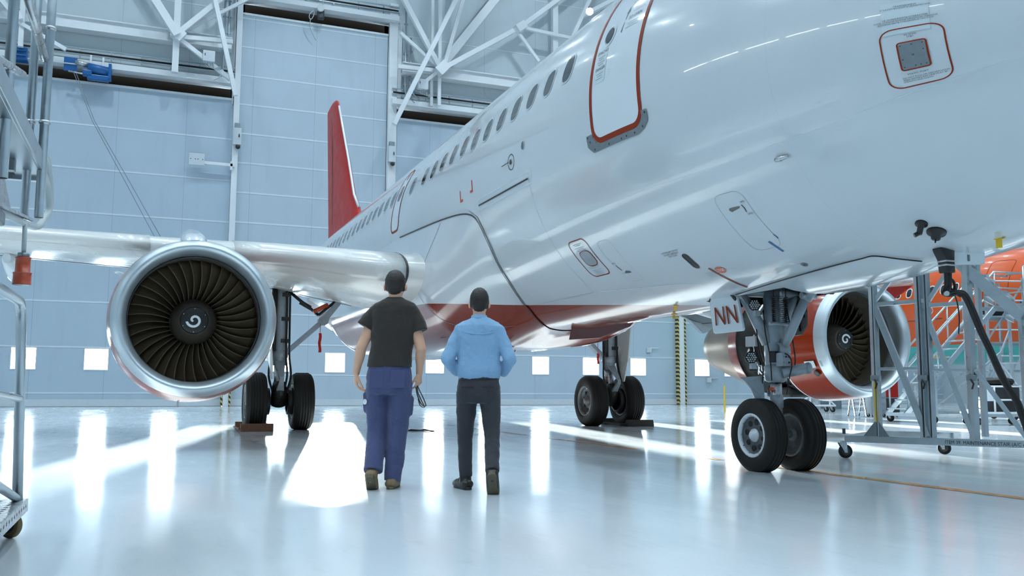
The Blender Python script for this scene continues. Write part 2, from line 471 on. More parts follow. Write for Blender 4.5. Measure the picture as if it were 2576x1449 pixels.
# roof trusses in front of the upper wall: one mesh per truss
YT = YW - 1.0
def truss(members):
    mb = MB()
    for (x0, z0, x1, z1, w, dy) in members: mb.bar((x0, YT + dy, z0), (x1, YT + dy, z1), w, w, up=(0, 1, 0))
    return trim(mb, M['white_beam'], .012)
truss([(-5.83, 14.9, -5.83, 24, .28, .1), (-5.8, 16.5, -8.1, 19.9, .34, -.3), (-5.8, 16.6, -1.9, 20.8, .24, -.2), (-5.7, 16.75, -1.4, 19.9, .15, .1),
       (-5.8, 16.55, -3.4, 16.67, .2, 0), (-5.75, 16.5, -4.32, 15.51, .19, 0), (-4.32, 15.51, -3.43, 14.88, .19, 0), (-4.8, 20.6, -3.22, 14.0, .2, -.45), (-5.9, 16.4, -5.6, 16.8, .5, -.1)])
truss([(6.62, 14.95, 6.62, 24, .17, .3), (6.28, 14.95, 6.28, 24, .14, .5), (6.6, 16.7, 3.4, 22.2, .24, 0), (4.14, 13.49, 9.1, 25 - .5, .22, -.5), (6.8, 17.0, 8.3, 22.6, .19, .1),
       (6.85, 17.2, 11.3, 23.4, .42, .6), (6.65, 16.75, 10.9, 19.6, .24, 0), (10.9, 19.6, 15.4, 23.5, .24, 0), (6.5, 16.9, 4.55, 18.4, .16, .2), (6.55, 16.7, 5.5, 15.7, .17, 0),
       (6.6, 16.7, 4.45, 16.65, .2, .2), (6.4, 16.5, 6.85, 17.0, .5, -.1)])
truss([(10.85, 19.6, 13.9, 19.45, .17, 0), (10.6, 19.5, 11.95, 17.9, .16, 0), (13.0, 15.2, 13.0, 24, .3, .3), (13.9, 19.4, 16, 24, .2, .2), (10.65, 19.4, 11.1, 19.75, .4, -.1)])
truss([(-12.05, 16.2, -10.25, 15.3, .16, 0), (-12.0, 15.2, -12.0, 24, .2, .1), (-12, 16.2, -14.5, 19, .2, 0), (-14, 20.6, -12, 16.3, .16, -.2), (-12.6, 20, -10.9, 17.0, .1, .2)])
mb = MB()  # roof girder running back towards the camera above the right hand door
for dx in (0, .5): mb.bar((14.6 + dx, 39.6, 20.9), (21.5 + dx, 33, 24.3), .22)
trim(mb, M['white_beam'])

# ------------------------------------------------------------------ fixtures on the door wall
def hoist(x, z, s=1.0, label='', name='winch'):
    r = empty('rope_winch', (x, YW - .5, z)); tag(r, label, 'winch')
    MB().box((x - .55 * s, YW - .5, z + .12 * s), (.42 * s, .06, .5 * s)).build('bracket', M['blue'], r, .02)
    MB().box((x + .72 * s, YW - .5, z - .02 * s), (.1 * s, .5, .55 * s)).build('bracket', M['blue'], r, .02)
    MB().cyl((x + .02 * s, YW - .55, z + .06 * s), (x + .68 * s, YW - .55, z - .02 * s), .17 * s, 20).build('motor', M['blue'], r)
    MB().cyl((x - .4 * s, YW - .55, z + .2 * s), (x + .02 * s, YW - .55, z + .14 * s), .09 * s, 16).build('drum', M['zinc'], r)
    MB().box((x + .35 * s, YW - .52, z - .28 * s), (.7 * s, .34, .18 * s)).box((x + .0 * s, YW - .56, z - .15 * s), (.3 * s, .3, .2 * s)).build('gearbox', M['blue'], r, .04)
    MB().tube([(x - .6 * s, YW - .6, z - .16 * s), (x - .2 * s, YW - .62, z - .2 * s), (x + .1 * s, YW - .6, z - .22 * s)], .03 * s, 8).build('shaft', M['zinc'], r)
    MB().box((x + .1, YW - .3, z + .45), (.08, .3, .5)).build('hanger', M['white_beam'], r, .01)
    MB().box((x + .6, YW - .3, z + .4), (.08, .3, .5)).build('hanger', M['white_beam'], r, .01)
    return r
winch = hoist(-9.4, 14.7, 1.25, 'blue electric winch with motor mounted over the left hangar door, beside the steel docking tubes')
o = MB(); o.box((-12.0, YW - .45, 15.0), (.5, .5, .55)).box((-12.0, YW - .75, 15.1), (.4, .1, .06)).box((-12, YW - .75, 14.9), (.4, .1, .06))
tag(o.build('mounted_winch', M['blue'], None, .03), 'blue winch housing at the left edge of the photo behind the docking tubes', 'winch')
# pulley block above the tail door
r = tag(empty('pulley_block', (.62, YW - .4, 18.9)), 'small dark pulley block with loop of cable hanging above the tall middle door', 'pulley')
MB().box((.66, YW - .45, 18.85), (.34, .25, .5)).build('housing', M['dark_steel'], r, .08)
MB().cyl((.62, YW - .7, 19.1), (.62, YW - .45, 19.1), .17, 18).build('sheave', M['grey_box'], r)
MB().tube(smooth_path([(.3, YW - .55, 18.95), (.12, YW - .6, 18.75), (.1, YW - .6, 18.55), (.2, YW - .6, 18.5), (.3, YW - .58, 18.7), (.34, YW - .55, 18.9)], 6), .02, 8).build('loop', M['cable_grey'], r)
MB().tube(smooth_path([(.2, YW - .5, 19.62), (.5, YW - .5, 19.75), (.75, YW - .5, 19.5), (.72, YW - .5, 19.2)], 6), .018, 8).build('lead', M['cable_grey'], r)
MB().tube(smooth_path([(.15, YW - .6, 18.5), (.2, YW - .4, 18.1), (.5, YW - .25, 17.6)], 6), .02, 8).build('tail_cord', M['cable_grey'], r)
# sagging cords from the winch
for q in (0, .09):
    MB().tube([(-9.95 + q, YW - .62, 14.5), (-9.1 + q, YW - .6, 12.4), (-7.7 + q * 2, YW - .62, 9.9), (-6.1 + q * 3, YW - .65, 7.0), (-5.5 + q * 3, YW - .66, 5.9)], .014, 6).build('rope', M['line_soft'], winch)
# junction boxes
def jbox(x, z, label):
    r = tag(empty('junction_box', (x, YW - 1.2, z)), label, 'electrical box', 'junction boxes on the roof trusses')
    MB().box((x, YW - 1.2, z), (.52, .26, .5)).build('enclosure', M['grey_box'], r, .02)
    mb = MB()
    for k in range(4): mb.tube(smooth_path([(x - .15 + .1 * k, YW - 1.2, z - .24), (x - .1 + .13 * k, YW - 1.22, z - .45 - .04 * k), (x + .25 + .1 * k, YW - 1.15, z - .5), (x + .55, YW - 1.1, z - .32 - .05 * k)], 5), .013, 6)
    mb.build('wiring', M['cable_grey'], r)
    MB().box((x - .17, YW - 1.335, z + .05), (.03, .02, .12)).build('latch', M['dark_steel'], r)
jbox(-4.42, 15.75, 'white junction box with dangling wires on the truss left of the tall door')
jbox(5.62, 15.75, 'white junction box with wires on the truss right of the tall door')
# lock boxes on the jambs
def lockbox(x, z, label):
    r = tag(empty('lock_box', (x, YW - .4, z)), label, 'lock', 'latch boxes on the door jambs')
    MB().box((x, YW - .38, z), (.36, .22, .8)).build('case', M['grey_box'], r, .02)
    MB().box((x, YW - .36, z + .52), (.26, .16, .24)).build('bracket', M['steel'], r, .01)
    MB().cyl((x + .08, YW - .52, z - .05), (x + .08, YW - .52, z + .1), .025, 10).build('lever', M['dark_steel'], r)
    MB().ball((x + .05, YW - .4, z - .48), .11, 10).build('roller', M['dark_steel'], r)
lockbox(-3.0, 12.4, 'white latch box on the jamb left of the tall middle door')
lockbox(4.33, 12.3, 'white latch box on the jamb right of the tall middle door')
r = tag(empty('sensor_arm', (-4.0, YW - .3, 11.15)), 'white square plate on a horizontal arm from the left jamb', 'sensor')
MB().box((-4.72, YW - .35, 11.17), (.66, .08, .54)).build('plate', M['grey_box'], r, .01)
MB().box((-3.75, YW - .3, 11.05), (1.4, .1, .14)).build('arm', M['white_beam'], r, .01)
MB().box((-3.2, YW - .25, 11.02), (.12, .2, .4)).build('clamp', M['white_beam'], r, .01)
mb = MB()
for k in (-.26, -.06, .05, .26): mb.cyl((-4.72 + k, YW - .4, 11.17), (-4.72 + k, YW - .388, 11.17), .022, 8)
mb.build('bolt', M['dark_steel'], r)
# conduit pipes beside the right jamb of the tail door
mb = MB()
for x, z0, z1 in ((4.95, 15.4, 20.2), (5.22, 15.6, 18.4)):
    mb.tube(fillet([(x, YW - .35, z1), (x, YW - .35, z0), (x + .5, YW - .35, z0 - .35)], .3), .05, 8)
    z = z0 + .5
    while z < z1: mb.box((x, YW - .32, z), (.18, .12, .05)); z += .8
tag(mb.build('conduit', M['steel']), 'grey vertical cable conduits beside the right jamb of the tall door', 'conduit')
mb = MB()
for x, z0, z1 in ((-3.75, 15.2, 20.2), (-3.55, 16.8, 19.0)):
    mb.tube(fillet([(x, YW - .35, z1), (x, YW - .35, z0), (x - .5, YW - .35, z0 - .35)], .3), .045, 8)
    z = z0 + .5
    while z < z1: mb.box((x, YW - .32, z), (.16, .12, .05)); z += .8
tag(mb.build('conduit', M['steel']), 'grey vertical cable conduits beside the left jamb of the tall door', 'conduit')
# small wall sockets near the striped column
for x, z, lb in ((18.9, 2.95, 'small grey wall socket left of the striped column'), (22.7, 1.35, 'small grey wall socket low on the wall right of the striped column')):
    r = tag(empty('wall_socket', (x + 2.6 - 2.6, YW - .05, z)), lb, 'socket')
    MB().box((x, YW - .06, z), (.28, .1, .24)).build('case', M['grey_box'], r, .02)
    MB().box((x + .35, YW - .05, z + .12), (.5, .05, .05)).build('pipe', M['grey_box'], r, .01)

# ------------------------------------------------------------------ lamps
LAMPC = (.77, .915, 1.0)
def emit(name, rgb, k):
    t = NT(name); e = t.node('ShaderNodeEmission'); o = t.node('ShaderNodeOutputMaterial')
    e.inputs[0].default_value = rgb; e.inputs[1].default_value = k; t.link(e.outputs[0], o.inputs[0]); return t.m
emit_strip = emit('strip_light_tube', (.86, .95, 1, 1), 26)
r = tag(empty('floodlight', (14.9, 39.0, 20.9)), 'lit white floodlight shining on the roof girder above the fuselage', 'floodlight')
MB().lathe([(0, .06), (.12, .18), (.2, .2)], (14.9, 39.15, 21.1), (-.3, -.85, -.45), 24).build('reflector', M['grey_box'], r)
MB().lathe([(0, .0001), (.001, .17)], (14.9, 39.15, 21.1) + np.array((-.3, -.85, -.45)) * .17, (-.3, -.85, -.45), 24).build('lens', emit('floodlight_lens', (.85, .95, 1, 1), 60), r)
MB().bar((14.9, 39.2, 21.1), (15.0, 39.5, 21.6), .08).build('bracket', M['dark_steel'], r)
LP = 200.0
k = 0
for ix in range(11):
    for iy in range(7):
        x = -20.5 + ix * 5.6; y = -20 + iy * 9.0
        L = bpy.data.lights.new('high_bay_lamp', 'AREA'); L.shape = 'DISK'; L.size = .42; L.energy = LP; L.color = LAMPC; L.spread = R(122)
        o = bpy.data.objects.new('high_bay_lamp', L); COL.objects.link(o); o.location = (x, y, ZC - 2.0)
# projectors lighting the door wall and the trusses
for x, y in ((-9, 33.5), (1.5, 34.0), (12, 33.5), (24, 33.5)):
    L = bpy.data.lights.new('wall_projector', 'AREA'); L.shape = 'DISK'; L.size = .4; L.energy = 150; L.color = LAMPC
    o = bpy.data.objects.new('wall_projector', L); COL.objects.link(o); o.location = (x, y, 23.6)
    o.rotation_euler = Vector((.05, .75, -.55)).to_track_quat('-Z', 'Y').to_euler()
# strip lights along the left wall
for k in range(7):
    y = 2.0 + k * 3.6
    r = MB().box((XL + .07, y, 12.3), (.12, 3.1, .26)).build('strip_light', M['white_beam'], bpy.data.objects['wall_left'], .01)
    MB().box((XL + .155, y, 12.3), (.05, 2.9, .16)).build('lamp_tube', emit_strip, r, .01)
sun = bpy.data.lights.new('sun', 'SUN'); sun.energy = 160; sun.angle = R(.6); sun.color = (1, .97, .92)
so = bpy.data.objects.new('sun', sun); COL.objects.link(so)
az, el = R(10.7), R(4.1)
d = Vector((-sin(az) * cos(el), -cos(az) * cos(el), -sin(el)))
so.rotation_euler = d.to_track_quat('-Z', 'Y').to_euler(); so.location = (8, 60, 8)
w = bpy.data.worlds.new('sky'); SC.world = w; w.use_nodes = True
bg = w.node_tree.nodes['Background']; bg.inputs[0].default_value = (.86, .95, 1, 1); bg.inputs[1].default_value = 42
# ------------------------------------------------------------------ camera
cam = bpy.data.cameras.new('camera'); co = bpy.data.objects.new('camera', cam); COL.objects.link(co); SC.camera = co
cam.sensor_fit = 'HORIZONTAL'; cam.sensor_width = 36; cam.lens = 2277.24 / 2576 * 36; cam.clip_start = .05
co.location = (-6.2318, -2.9460, .8561)
fw = Vector((.36662811, .92382227, .11016464)); rt = Vector((.92930793, -.36928397, .0040153)); up = rt.cross(fw)
co.matrix_world = Matrix(((rt.x, up.x, -fw.x, co.location.x), (rt.y, up.y, -fw.y, co.location.y), (rt.z, up.z, -fw.z, co.location.z), (0, 0, 0, 1)))
vs = SC.view_settings; vs.view_transform = 'Standard'; vs.look = 'None'; vs.gamma = 1; vs.use_curve_mapping = False; vs.exposure = 0.0
SC.render.film_transparent = False
cy = SC.cycles
cy.max_bounces = 8; cy.diffuse_bounces = 4; cy.glossy_bounces = 4; cy.transmission_bounces = 4; cy.transparent_max_bounces = 12
cy.caustics_reflective = False; cy.caustics_refractive = False; cy.sample_clamp_indirect = 6
cy.use_adaptive_sampling = True; cy.adaptive_threshold = .02
cy.use_denoising = True
try: cy.denoiser = 'OPENIMAGEDENOISE'
except Exception: pass
# ------------------------------------------------------------------ airliner
plane = tag(empty('airliner', (0, 12, 0)), 'white narrow-body airliner with dark red belly and red tail, parked nose towards the camera', 'airplane')

def hull_mat():
    t = NT('white_hull_red_belly'); pos, x = t.pos()
    n = t.noise(.5, 4, .55, pos); nf = t.noise(5, 4, .6, pos)
    white = t.mix(n, lin((188, 196, 202)), lin((204, 210, 214)))
    red = t.mix(nf, lin((120, 38, 18)), lin((136, 46, 22)))
    # red below a line that climbs towards the tail
    zr = t.math('ADD', t.rng(x[1], 5.6, 11.5, 1.795, 2.25), t.math('ADD', t.rng(x[1], 11.5, 20, 0, .35), t.rng(x[1], 20, 34, 0, 2.6)))
    m = t.math('MULTIPLY', t.math('LESS_THAN', x[2], zr), t.math('GREATER_THAN', x[1], 5.6))
    col = t.mix(m, white, red)
    # circumferential skin joints
    fr = t.math('ABSOLUTE', t.math('SUBTRACT', t.math('FRACT', t.math('DIVIDE', t.math('ADD', x[1], 1.1), 2.67)), .5))
    j = t.math('MULTIPLY', t.math('LESS_THAN', fr, .0012), .10)
    col = t.mix(j, col, lin((130, 142, 150)))
    wav = t.noise(1.1, 2, .5, pos, (1, .45, 1))
    return t.out(col, t.rng(nf, .3, .7, .14, .22), 0, spec=.5, coat=.6, coat_rough=.025, bump=wav, bstr=.11, bdist=.05)
M['hull'] = hull_mat()

def hull_mesh(name, mat, parent, dx=0.0, dy=0.0, y1=33.84, hole=None):
    ys = [0.0, .02, .05, .1, .16, .24, .34, .46, .6, .76, .94] + [1.1 + .15 * i for i in range(37)]
    while ys[-1] < 21.4: ys.append(ys[-1] + .35)
    while ys[-1] < y1 - .4: ys.append(ys[-1] + .4)
    ys.append(y1); N = 120
    me = bpy.data.meshes.new(name); bm = bmesh.new(); rings = []
    for y in ys: rings.append([bm.verts.new(FUS(y, 2 * pi * j / N) + Vector((dx, dy, 0))) for j in range(N)])
    for i in range(len(ys) - 1):
        for j in range(N):
            q = (rings[i][j], rings[i][(j + 1) % N], rings[i + 1][(j + 1) % N], rings[i + 1][j])
            if hole:
                c = sum((v.co for v in q), Vector()) / 4
                if hole(c): continue
            f = bm.faces.new(q); f.smooth = True
    bm.faces.new(rings[0]); bm.faces.new(rings[-1])
    bmesh.ops.recalc_face_normals(bm, faces=bm.faces)
    bm.to_mesh(me); bm.free(); me.materials.append(mat)
    o = bpy.data.objects.new(name, me); COL.objects.link(o)
    if parent: attach(o, parent)
    return o
fus = hull_mesh('fuselage', M['hull'], plane, hole=lambda c: abs(c.x) < .38 and 4.35 < c.y < 5.72 and c.z < 2.3)

# surface patches follow the skin; outlines are (y, phi)
G = 2.03
def center(out): return (sum(p[0] for p in out) / len(out), sum(p[1] for p in out) / len(out))
def patch_geo(mb, out, off=.004, K=5, surf=FUS):
    cy, cp = center(out); n = len(out); vs = [surf(cy, cp, off)]
    for k in range(1, K + 1):
        t = k / K
        vs += [surf(cy + (y - cy) * t, cp + (p - cp) * t, off) for y, p in out]
    fs = [(0, 1 + j, 1 + (j + 1) % n) for j in range(n)]
    for k in range(K - 1):
        a, b = 1 + k * n, 1 + (k + 1) * n
        for j in range(n): fs.append((a + j, b + j, b + (j + 1) % n, a + (j + 1) % n))
    return mb.add(vs, fs, True)
def patch(name, out, mat, parent, off=.004, K=5, surf=FUS): return patch_geo(MB(), out, off, K, surf).build(name, mat, parent, weld=False)
def band_geo(mb, path, w, off=.005, closed=True, surf=FUS, g=G):
    P = [Vector((y, p * g)) for y, p in path]; n = len(P); vs = []
    for i in range(n):
        a = P[i - 1] if (closed or i > 0) else P[i]; b = P[(i + 1) % n] if (closed or i < n - 1) else P[i]
        d = (b - a).normalized(); nr = Vector((-d.y, d.x))
        for s in (-.5, .5):
            q = P[i] + nr * w * s; vs.append(surf(q.x, q.y / g, off))
    fs = [(2 * i, 2 * ((i + 1) % n), 2 * ((i + 1) % n) + 1, 2 * i + 1) for i in range(n if closed else n - 1)]
    return mb.add(vs, fs, True)
def band(name, path, w, mat, parent, off=.005, closed=True, surf=FUS): return band_geo(MB(), path, w, off, closed, surf).build(name, mat, parent, weld=False)
def dens(path, closed=True, step=.08):
    out = []; n = len(path)
    for i in range(n if closed else n - 1):
        a, b = path[i], path[(i + 1) % n]; L = math.hypot(b[0] - a[0], (b[1] - a[1]) * G); k = max(1, int(L / step))
        out += [(a[0] + (b[0] - a[0]) * j / k, a[1] + (b[1] - a[1]) * j / k) for j in range(k)]
    if not closed: out.append(path[-1])
    return out
def rrect(y0, y1, p0, p1, r, n=6, step=.08):
    """rounded rectangle in (y, phi); r in metres"""
    rp = r / G; out = []
    for cy, cp, a in ((y1 - r, p1 - rp, 0), (y0 + r, p1 - rp, 90), (y0 + r, p0 + rp, 180), (y1 - r, p0 + rp, 270)):
        for k in range(n + 1):
            t = R(a + 90 * k / n); out.append((cy + r * cos(t), cp + rp * sin(t)))
    return dens(out, True, step)
def oval(y, p, a, b, n=28, e=2.0):
    out = []
    for k in range(n):
        t = 2 * pi * k / n; c, s = cos(t), sin(t)
        out.append((y + a * math.copysign(abs(c) ** (2 / e), c), p + b / G * math.copysign(abs(s) ** (2 / e), s)))
    return out
_txt = {}
def text_geo(s, size, align='LEFT', ls=1.0):
    k = (s, size, align, ls)
    if k in _txt: return _txt[k]
    cu = bpy.data.curves.new('lettering', 'FONT'); cu.body = s; cu.size = size; cu.align_x = align; cu.resolution_u = 3; cu.space_line = ls
    o = bpy.data.objects.new('lettering', cu); COL.objects.link(o)
    dg = bpy.context.evaluated_depsgraph_get(); dg.update()
    me = bpy.data.meshes.new_from_object(o.evaluated_get(dg))
    vs = [tuple(v.co) for v in me.vertices]; fs = [tuple(p.vertices) for p in me.polygons]
    bpy.data.objects.remove(o); bpy.data.curves.remove(cu); bpy.data.meshes.remove(me)
    _txt[k] = (vs, fs); return vs, fs
def fus_text(name, s, y, p, size, mat, parent, rot=0.0, off=.006, align='CENTER', sx=1.0, surf=FUS, ls=1.0):
    """lettering read from the starboard side: text runs forward (towards -y), text up is towards the crown"""
    vs, fs = text_geo(s, size, align, ls); c, q = cos(rot), sin(rot)
    out = []
    for x, t, _ in vs:
        x *= sx
        out.append(surf(y - (x * c - t * q), p - (x * q + t * c) / G, off))
    return MB().add(out, fs).build(name, mat, parent, weld=False)

# --- cabin windows (starboard); pitch of one fuselage frame
wy = [6.251 + .5435 * i for i in range(12)] + [13.04] + [14.53 + .5435 * i for i in range(15)]
for i, y in enumerate(wy):
    p = 1.262 + (.008 if y < 10 else -.012 if y < 14 else -.03)
    ow = oval(y, p, .135, .185, 28, 2.7)
    f = MB(); band_geo(f, ow, .026, .004); fr = f.build('cabin_window', M['window_rim'], fus, weld=False)
    patch('pane', oval(y, p, .125, .174, 28, 2.7), M['glass_dark'], fr, .003, 4)
# --- forward passenger door
d_out = rrect(4.60, 5.545, .55, 1.793, .16)
door = patch('passenger_door', d_out, M['white'], plane, .002, 14)
band('door_surround', d_out, .055, M['decal_red'], door, .006)
sill = [(5.69, 1.745), (5.69, 1.80), (5.6, 1.835), (4.68, 1.835), (4.5, 1.79), (4.5, 1.735), (4.60, 1.735), (4.61, 1.76), (4.70, 1.80), (5.40, 1.806), (5.51, 1.79), (5.56, 1.745)]
mb = MB(); inn = [(5.56, 1.745), (5.55, 1.77), (5.49, 1.80), (5.4, 1.808), (4.75, 1.808), (4.65, 1.797), (4.59, 1.765), (4.59, 1.735)]
oo = [(5.69, 1.745), (5.69, 1.80), (5.64, 1.82), (5.58, 1.84), (4.7, 1.84), (4.6, 1.825), (4.5, 1.79), (4.5, 1.735)]
vs = []
for a, b in zip(inn, oo):
    for k in range(4): t = k / 3; vs.append(FUS(a[0] + (b[0] - a[0]) * t, a[1] + (b[1] - a[1]) * t, .012))
for z in range(len(inn) - 1):
    pass
# straight run is subdivided so the plate follows the skin
def strip_between(mb, A, B, off, n=8):
    for i in range(len(A) - 1):
        for s in range(n):
            q = []
            for u in (s / n, (s + 1) / n):
                a = (A[i][0] + (A[i + 1][0] - A[i][0]) * u, A[i][1] + (A[i + 1][1] - A[i][1]) * u); b = (B[i][0] + (B[i + 1][0] - B[i][0]) * u, B[i][1] + (B[i + 1][1] - B[i][1]) * u)
                q.append([FUS(a[0] + (b[0] - a[0]) * t, a[1] + (b[1] - a[1]) * t, off) for t in (0, .5, 1)])
            mb.add(q[0] + q[1], [(0, 1, 4, 3), (1, 2, 5, 4)], True)
strip_between(mb, inn, oo, .010)
sp = mb.build('scuff_plate', M['plate_grey'], plane)
mb = MB()
for y, p in ((5.62, 1.78), (5.55, 1.825), (5.25, 1.828), (5.0, 1.828), (4.9, 1.826), (4.75, 1.826), (4.6, 1.81), (4.53, 1.75), (5.66, 1.755)): patch_geo(mb, oval(y, p, .012, .012, 8), .012, 1)
mb.build('rivet', M['line_dark'], sp, weld=False)
ph = patch('porthole', oval(5.30, 1.235, .075, .095, 24), M['glass_dark'], door, .007)
band('porthole_ring', oval(5.30, 1.235, .105, .125, 28), .03, M['film'], ph, .007)
mb = MB(); band_geo(mb, [(5.05, 1.26), (5.03, 1.13)], .02, .006, False); patch_geo(mb, [(5.065, 1.145), (5.028, 1.10), (5.0, 1.14)], .006, 1)
mb.build('arrow', M['decal_dark'], door, weld=False)
for nm, s, y, p, sz, r in (('exit_label', 'ЗАПАСНОЙ\nEXIT', 5.03, .99, .075, 0), ('opening_label', 'ДЛЯ\nОТКРЫВАНИЯ', 4.78, 1.06, .06, 0), ('opening_label', 'TO OPEN', 4.84, 1.20, .06, 0), ('danger_label', 'ОПАСНО', 5.36, 1.335, .05, 0), ('danger_label', 'DANGER', 5.36, 1.43, .05, 0)):
    fus_text(nm, s, y, p, sz, M['decal_dark'], door, r, .007)
patch('label_film', rrect(5.25, 5.47, 1.30, 1.50, .01), M['film'], door, .0045, 3)
def print_block(y, p0, n, w, par, st=.009, th=.006):
    mb = MB()
    for k in range(n): band_geo(mb, [(y + w / 2 * (1 - .3 * (k % 2)), p0 + k * st), (y - w / 2 * (1 - .3 * (k % 2)), p0 + k * st)], th * .7, .007, False)
    return mb.build('small_print', M['line_soft'], par, weld=False)
for q_ in ((4.80, 1.10, 5, .24), (4.84, 1.225, 3, .26), (5.36, 1.355, 4, .15), (5.36, 1.45, 3, .15)): print_block(*q_, door, .014, .008)
# --- overwing exit
ex = rrect(13.66, 14.22, .98, 1.62, .14)
exo = patch('overwing_exit', ex, M['white'], plane, .002, 8)
band('exit_surround', ex, .04, M['decal_red'], exo, .006)
g = patch('exit_window', oval(13.94, 1.235, .12, .17, 24, 2.7), M['glass_dark'], exo, .005)
band('exit_handle', [(13.94, 1.08), (13.94, 1.02)], .05, M['line_dark'], exo, .006, False)
# --- cargo door
cd = dens([(9.20, 1.80), (9.20, 2.0), (9.19, 2.5), (9.1, 2.62), (7.45, 2.62), (7.36, 2.5), (7.36, 1.80)], False)
cg = band('cargo_door', cd, .0045, M['line_soft'], plane, .003, False)
band('hinge', dens([(9.20, 1.795), (7.36, 1.795)], False), .020, M['line_dark'], cg, .012, False)
band('hinge_fairing', rrect(7.26, 9.25, 1.755, 1.825, .06), .005, M['line_light'], cg, .004)
# --- static port
st = patch('static_port', rrect(1.628, 1.805, 1.742, 1.868, .02), M['plate_grey'], plane, .006, 5)
band('port_border', rrect(1.620, 1.812, 1.737, 1.873, .022), .012, M['decal_red'], st, .008)
band('red_outline', rrect(1.50, 1.925, 1.665, 1.955, .095), .011, M['decal_red'], st, .004)
mb = MB()
for y, p in ((1.79, 1.752), (1.79, 1.858), (1.645, 1.752), (1.645, 1.858), (1.715, 1.752), (1.715, 1.858), (1.79, 1.82), (1.645, 1.785), (1.68, 1.858)): patch_geo(mb, oval(y, p, .0055, .0055, 8), .0085, 1)
mb.build('screw', M['line_dark'], st, weld=False)
band('port_hole', oval(1.717, 1.804, .007, .007, 12), .004, M['line_dark'], st, .0085)
patch('label_film', rrect(1.58, 1.90, 1.52, 1.69, .01), M['film'], st, .003, 4)
fus_text('static_port_label', 'ПРИЕМНИКИ\nСТАТИЧЕСКОГО ДАВЛЕНИЯ', 1.735, 1.552, .024, M['decal_dark'], st, 0, .006)
fus_text('static_port_label', 'НЕ ПОВРЕЖДАТЬ ОТВЕРСТИЯ\nЗОНА, ОГРАНИЧЕННАЯ КРАСНОЙ ЛИНИЕЙ,\nДОЛЖНА БЫТЬ ГЛАДКОЙ И ЧИСТОЙ', 1.74, 1.618, .020, M['decal_dark'], st, 0, .006)
fus_text('reserve_label', 'РЕЗЕРВ\nSTBY', 1.715, 1.705, .022, M['decal_dark'], st, 0, .006)
fus_text('static_port_label', 'STATIC PORT', 1.715, 1.898, .023, M['decal_dark'], st, 0, .006)
fus_text('static_port_label', 'DO NOT PLUG OR DEFORM HOLES\nAREA WITHIN RED LINE MUST BE\nSMOOTH AND CLEAN', 1.825, 1.914, .0195, M['decal_dark'], st, 0, .006, 'LEFT')
# --- skin seams
mb = MB()
band_geo(mb, dens([(.9, 1.915), (1.1, 1.9331), (1.8, 1.985), (2.51, 2.0425), (3.789, 2.0908), (7.04, 2.1205)], False), .005, .003, False)
band_geo(mb, dens([(7.3, 2.62), (5.6, 2.70), (5.3, 2.74)], False), .008, .003, False)
mb.build('longitudinal_seam', M['line_light'], fus, weld=False)
# --- access panels and marks on the starboard side
a = band('access_panel', rrect(6.56, 7.02, 2.236, 2.50, .09), .013, M['decal_red'], plane, .004)
pl = patch('cover_plate', oval(6.765, 2.365, .135, .105, 28, 3.0), M['alu_dull'], a, .005)
band('cover_border', oval(6.765, 2.365, .14, .11, 28, 3.0), .012, M['decal_red'], pl, .007)
for q_ in ((6.80, 2.26, 2, .22), (6.79, 2.285, 4, .26), (6.80, 2.425, 2, .3), (6.80, 2.45, 5, .24)): print_block(*q_, a)
a = band('access_panel', rrect(6.06, 6.37, 2.285, 2.60, .08), .0032, M['line_soft'], plane, .003)
patch('handle', [(6.285, 2.519), (6.24, 2.507), (6.17, 2.516), (6.165, 2.528), (6.22, 2.530), (6.285, 2.525)], M['handle_grey'], a, .005, 2)
band('arrow', [(6.33, 2.455), (6.325, 2.475), (6.30, 2.50)], .012, M['line_dark'], a, .005, False)
fus_text('latch_label', 'OPEN', 6.335, 2.445, .03, M['decal_dark'], a); fus_text('latch_label', 'LOCK', 6.30, 2.527, .03, M['decal_dark'], a)
a = band('access_panel', rrect(3.65, 4.03, 2.225, 2.58, .10), .0032, M['line_soft'], plane, .003)
patch('handle', [(3.918, 2.312), (3.90, 2.303), (3.78, 2.304), (3.768, 2.309), (3.775, 2.314), (3.895, 2.325)], M['handle_grey'], a, .005, 2)
band('arrow', [(3.735, 2.30), (3.725, 2.32), (3.73, 2.343)], .010, M['line_dark'], a, .005, False)
fus_text('latch_label', 'OPEN', 3.70, 2.29, .026, M['decal_dark'], a); fus_text('latch_label', 'LOCK', 3.70, 2.36, .026, M['decal_dark'], a)
band('blue_tape', [(3.775, 2.535), (3.74, 2.62)], .025, M['blue'], a, .006, False)
patch('blue_tab', [(3.655, 2.50), (3.645, 2.50), (3.630, 2.53), (3.645, 2.53)], M['blue'], a, .006, 1)
patch('air_outlet', rrect(4.955, 5.055, 2.490, 2.607, .05), M['black'], plane, .006, 4)
fus_text('outlet_label', 'AVIONICS AIR OUTLET\nDO NOT OBSTRUCT\nKEEP CLEAR', 5.18, 2.462, .030, M['decal_dark'], fus)
print_block(4.93, 2.655, 4, .17, fus, .012)
band('warning_stripe', dens([(4.868, 2.621), (4.835, 2.70), (4.775, 2.85)], False), .035, M['decal_red'], plane, .005, False)
e = patch('warning_oval', oval(4.742, 2.653, .075, .055, 28), M['orange_sign'], plane, .005)
fus_text('oval_lettering', 'СТОП', 4.742, 2.662, .055, M['white_mark'], e)
e = patch('drain_plug', oval(3.72, 2.7506, .035, .035, 20), M['plate_grey'], plane, .006)
patch('plug_slot', oval(3.72, 2.7506, .012, .012, 12), M['line_dark'], e, .009)
e = patch('sensor_disc', oval(7.842, 1.645, .03, .035, 18), M['line_dark'], plane, .012)
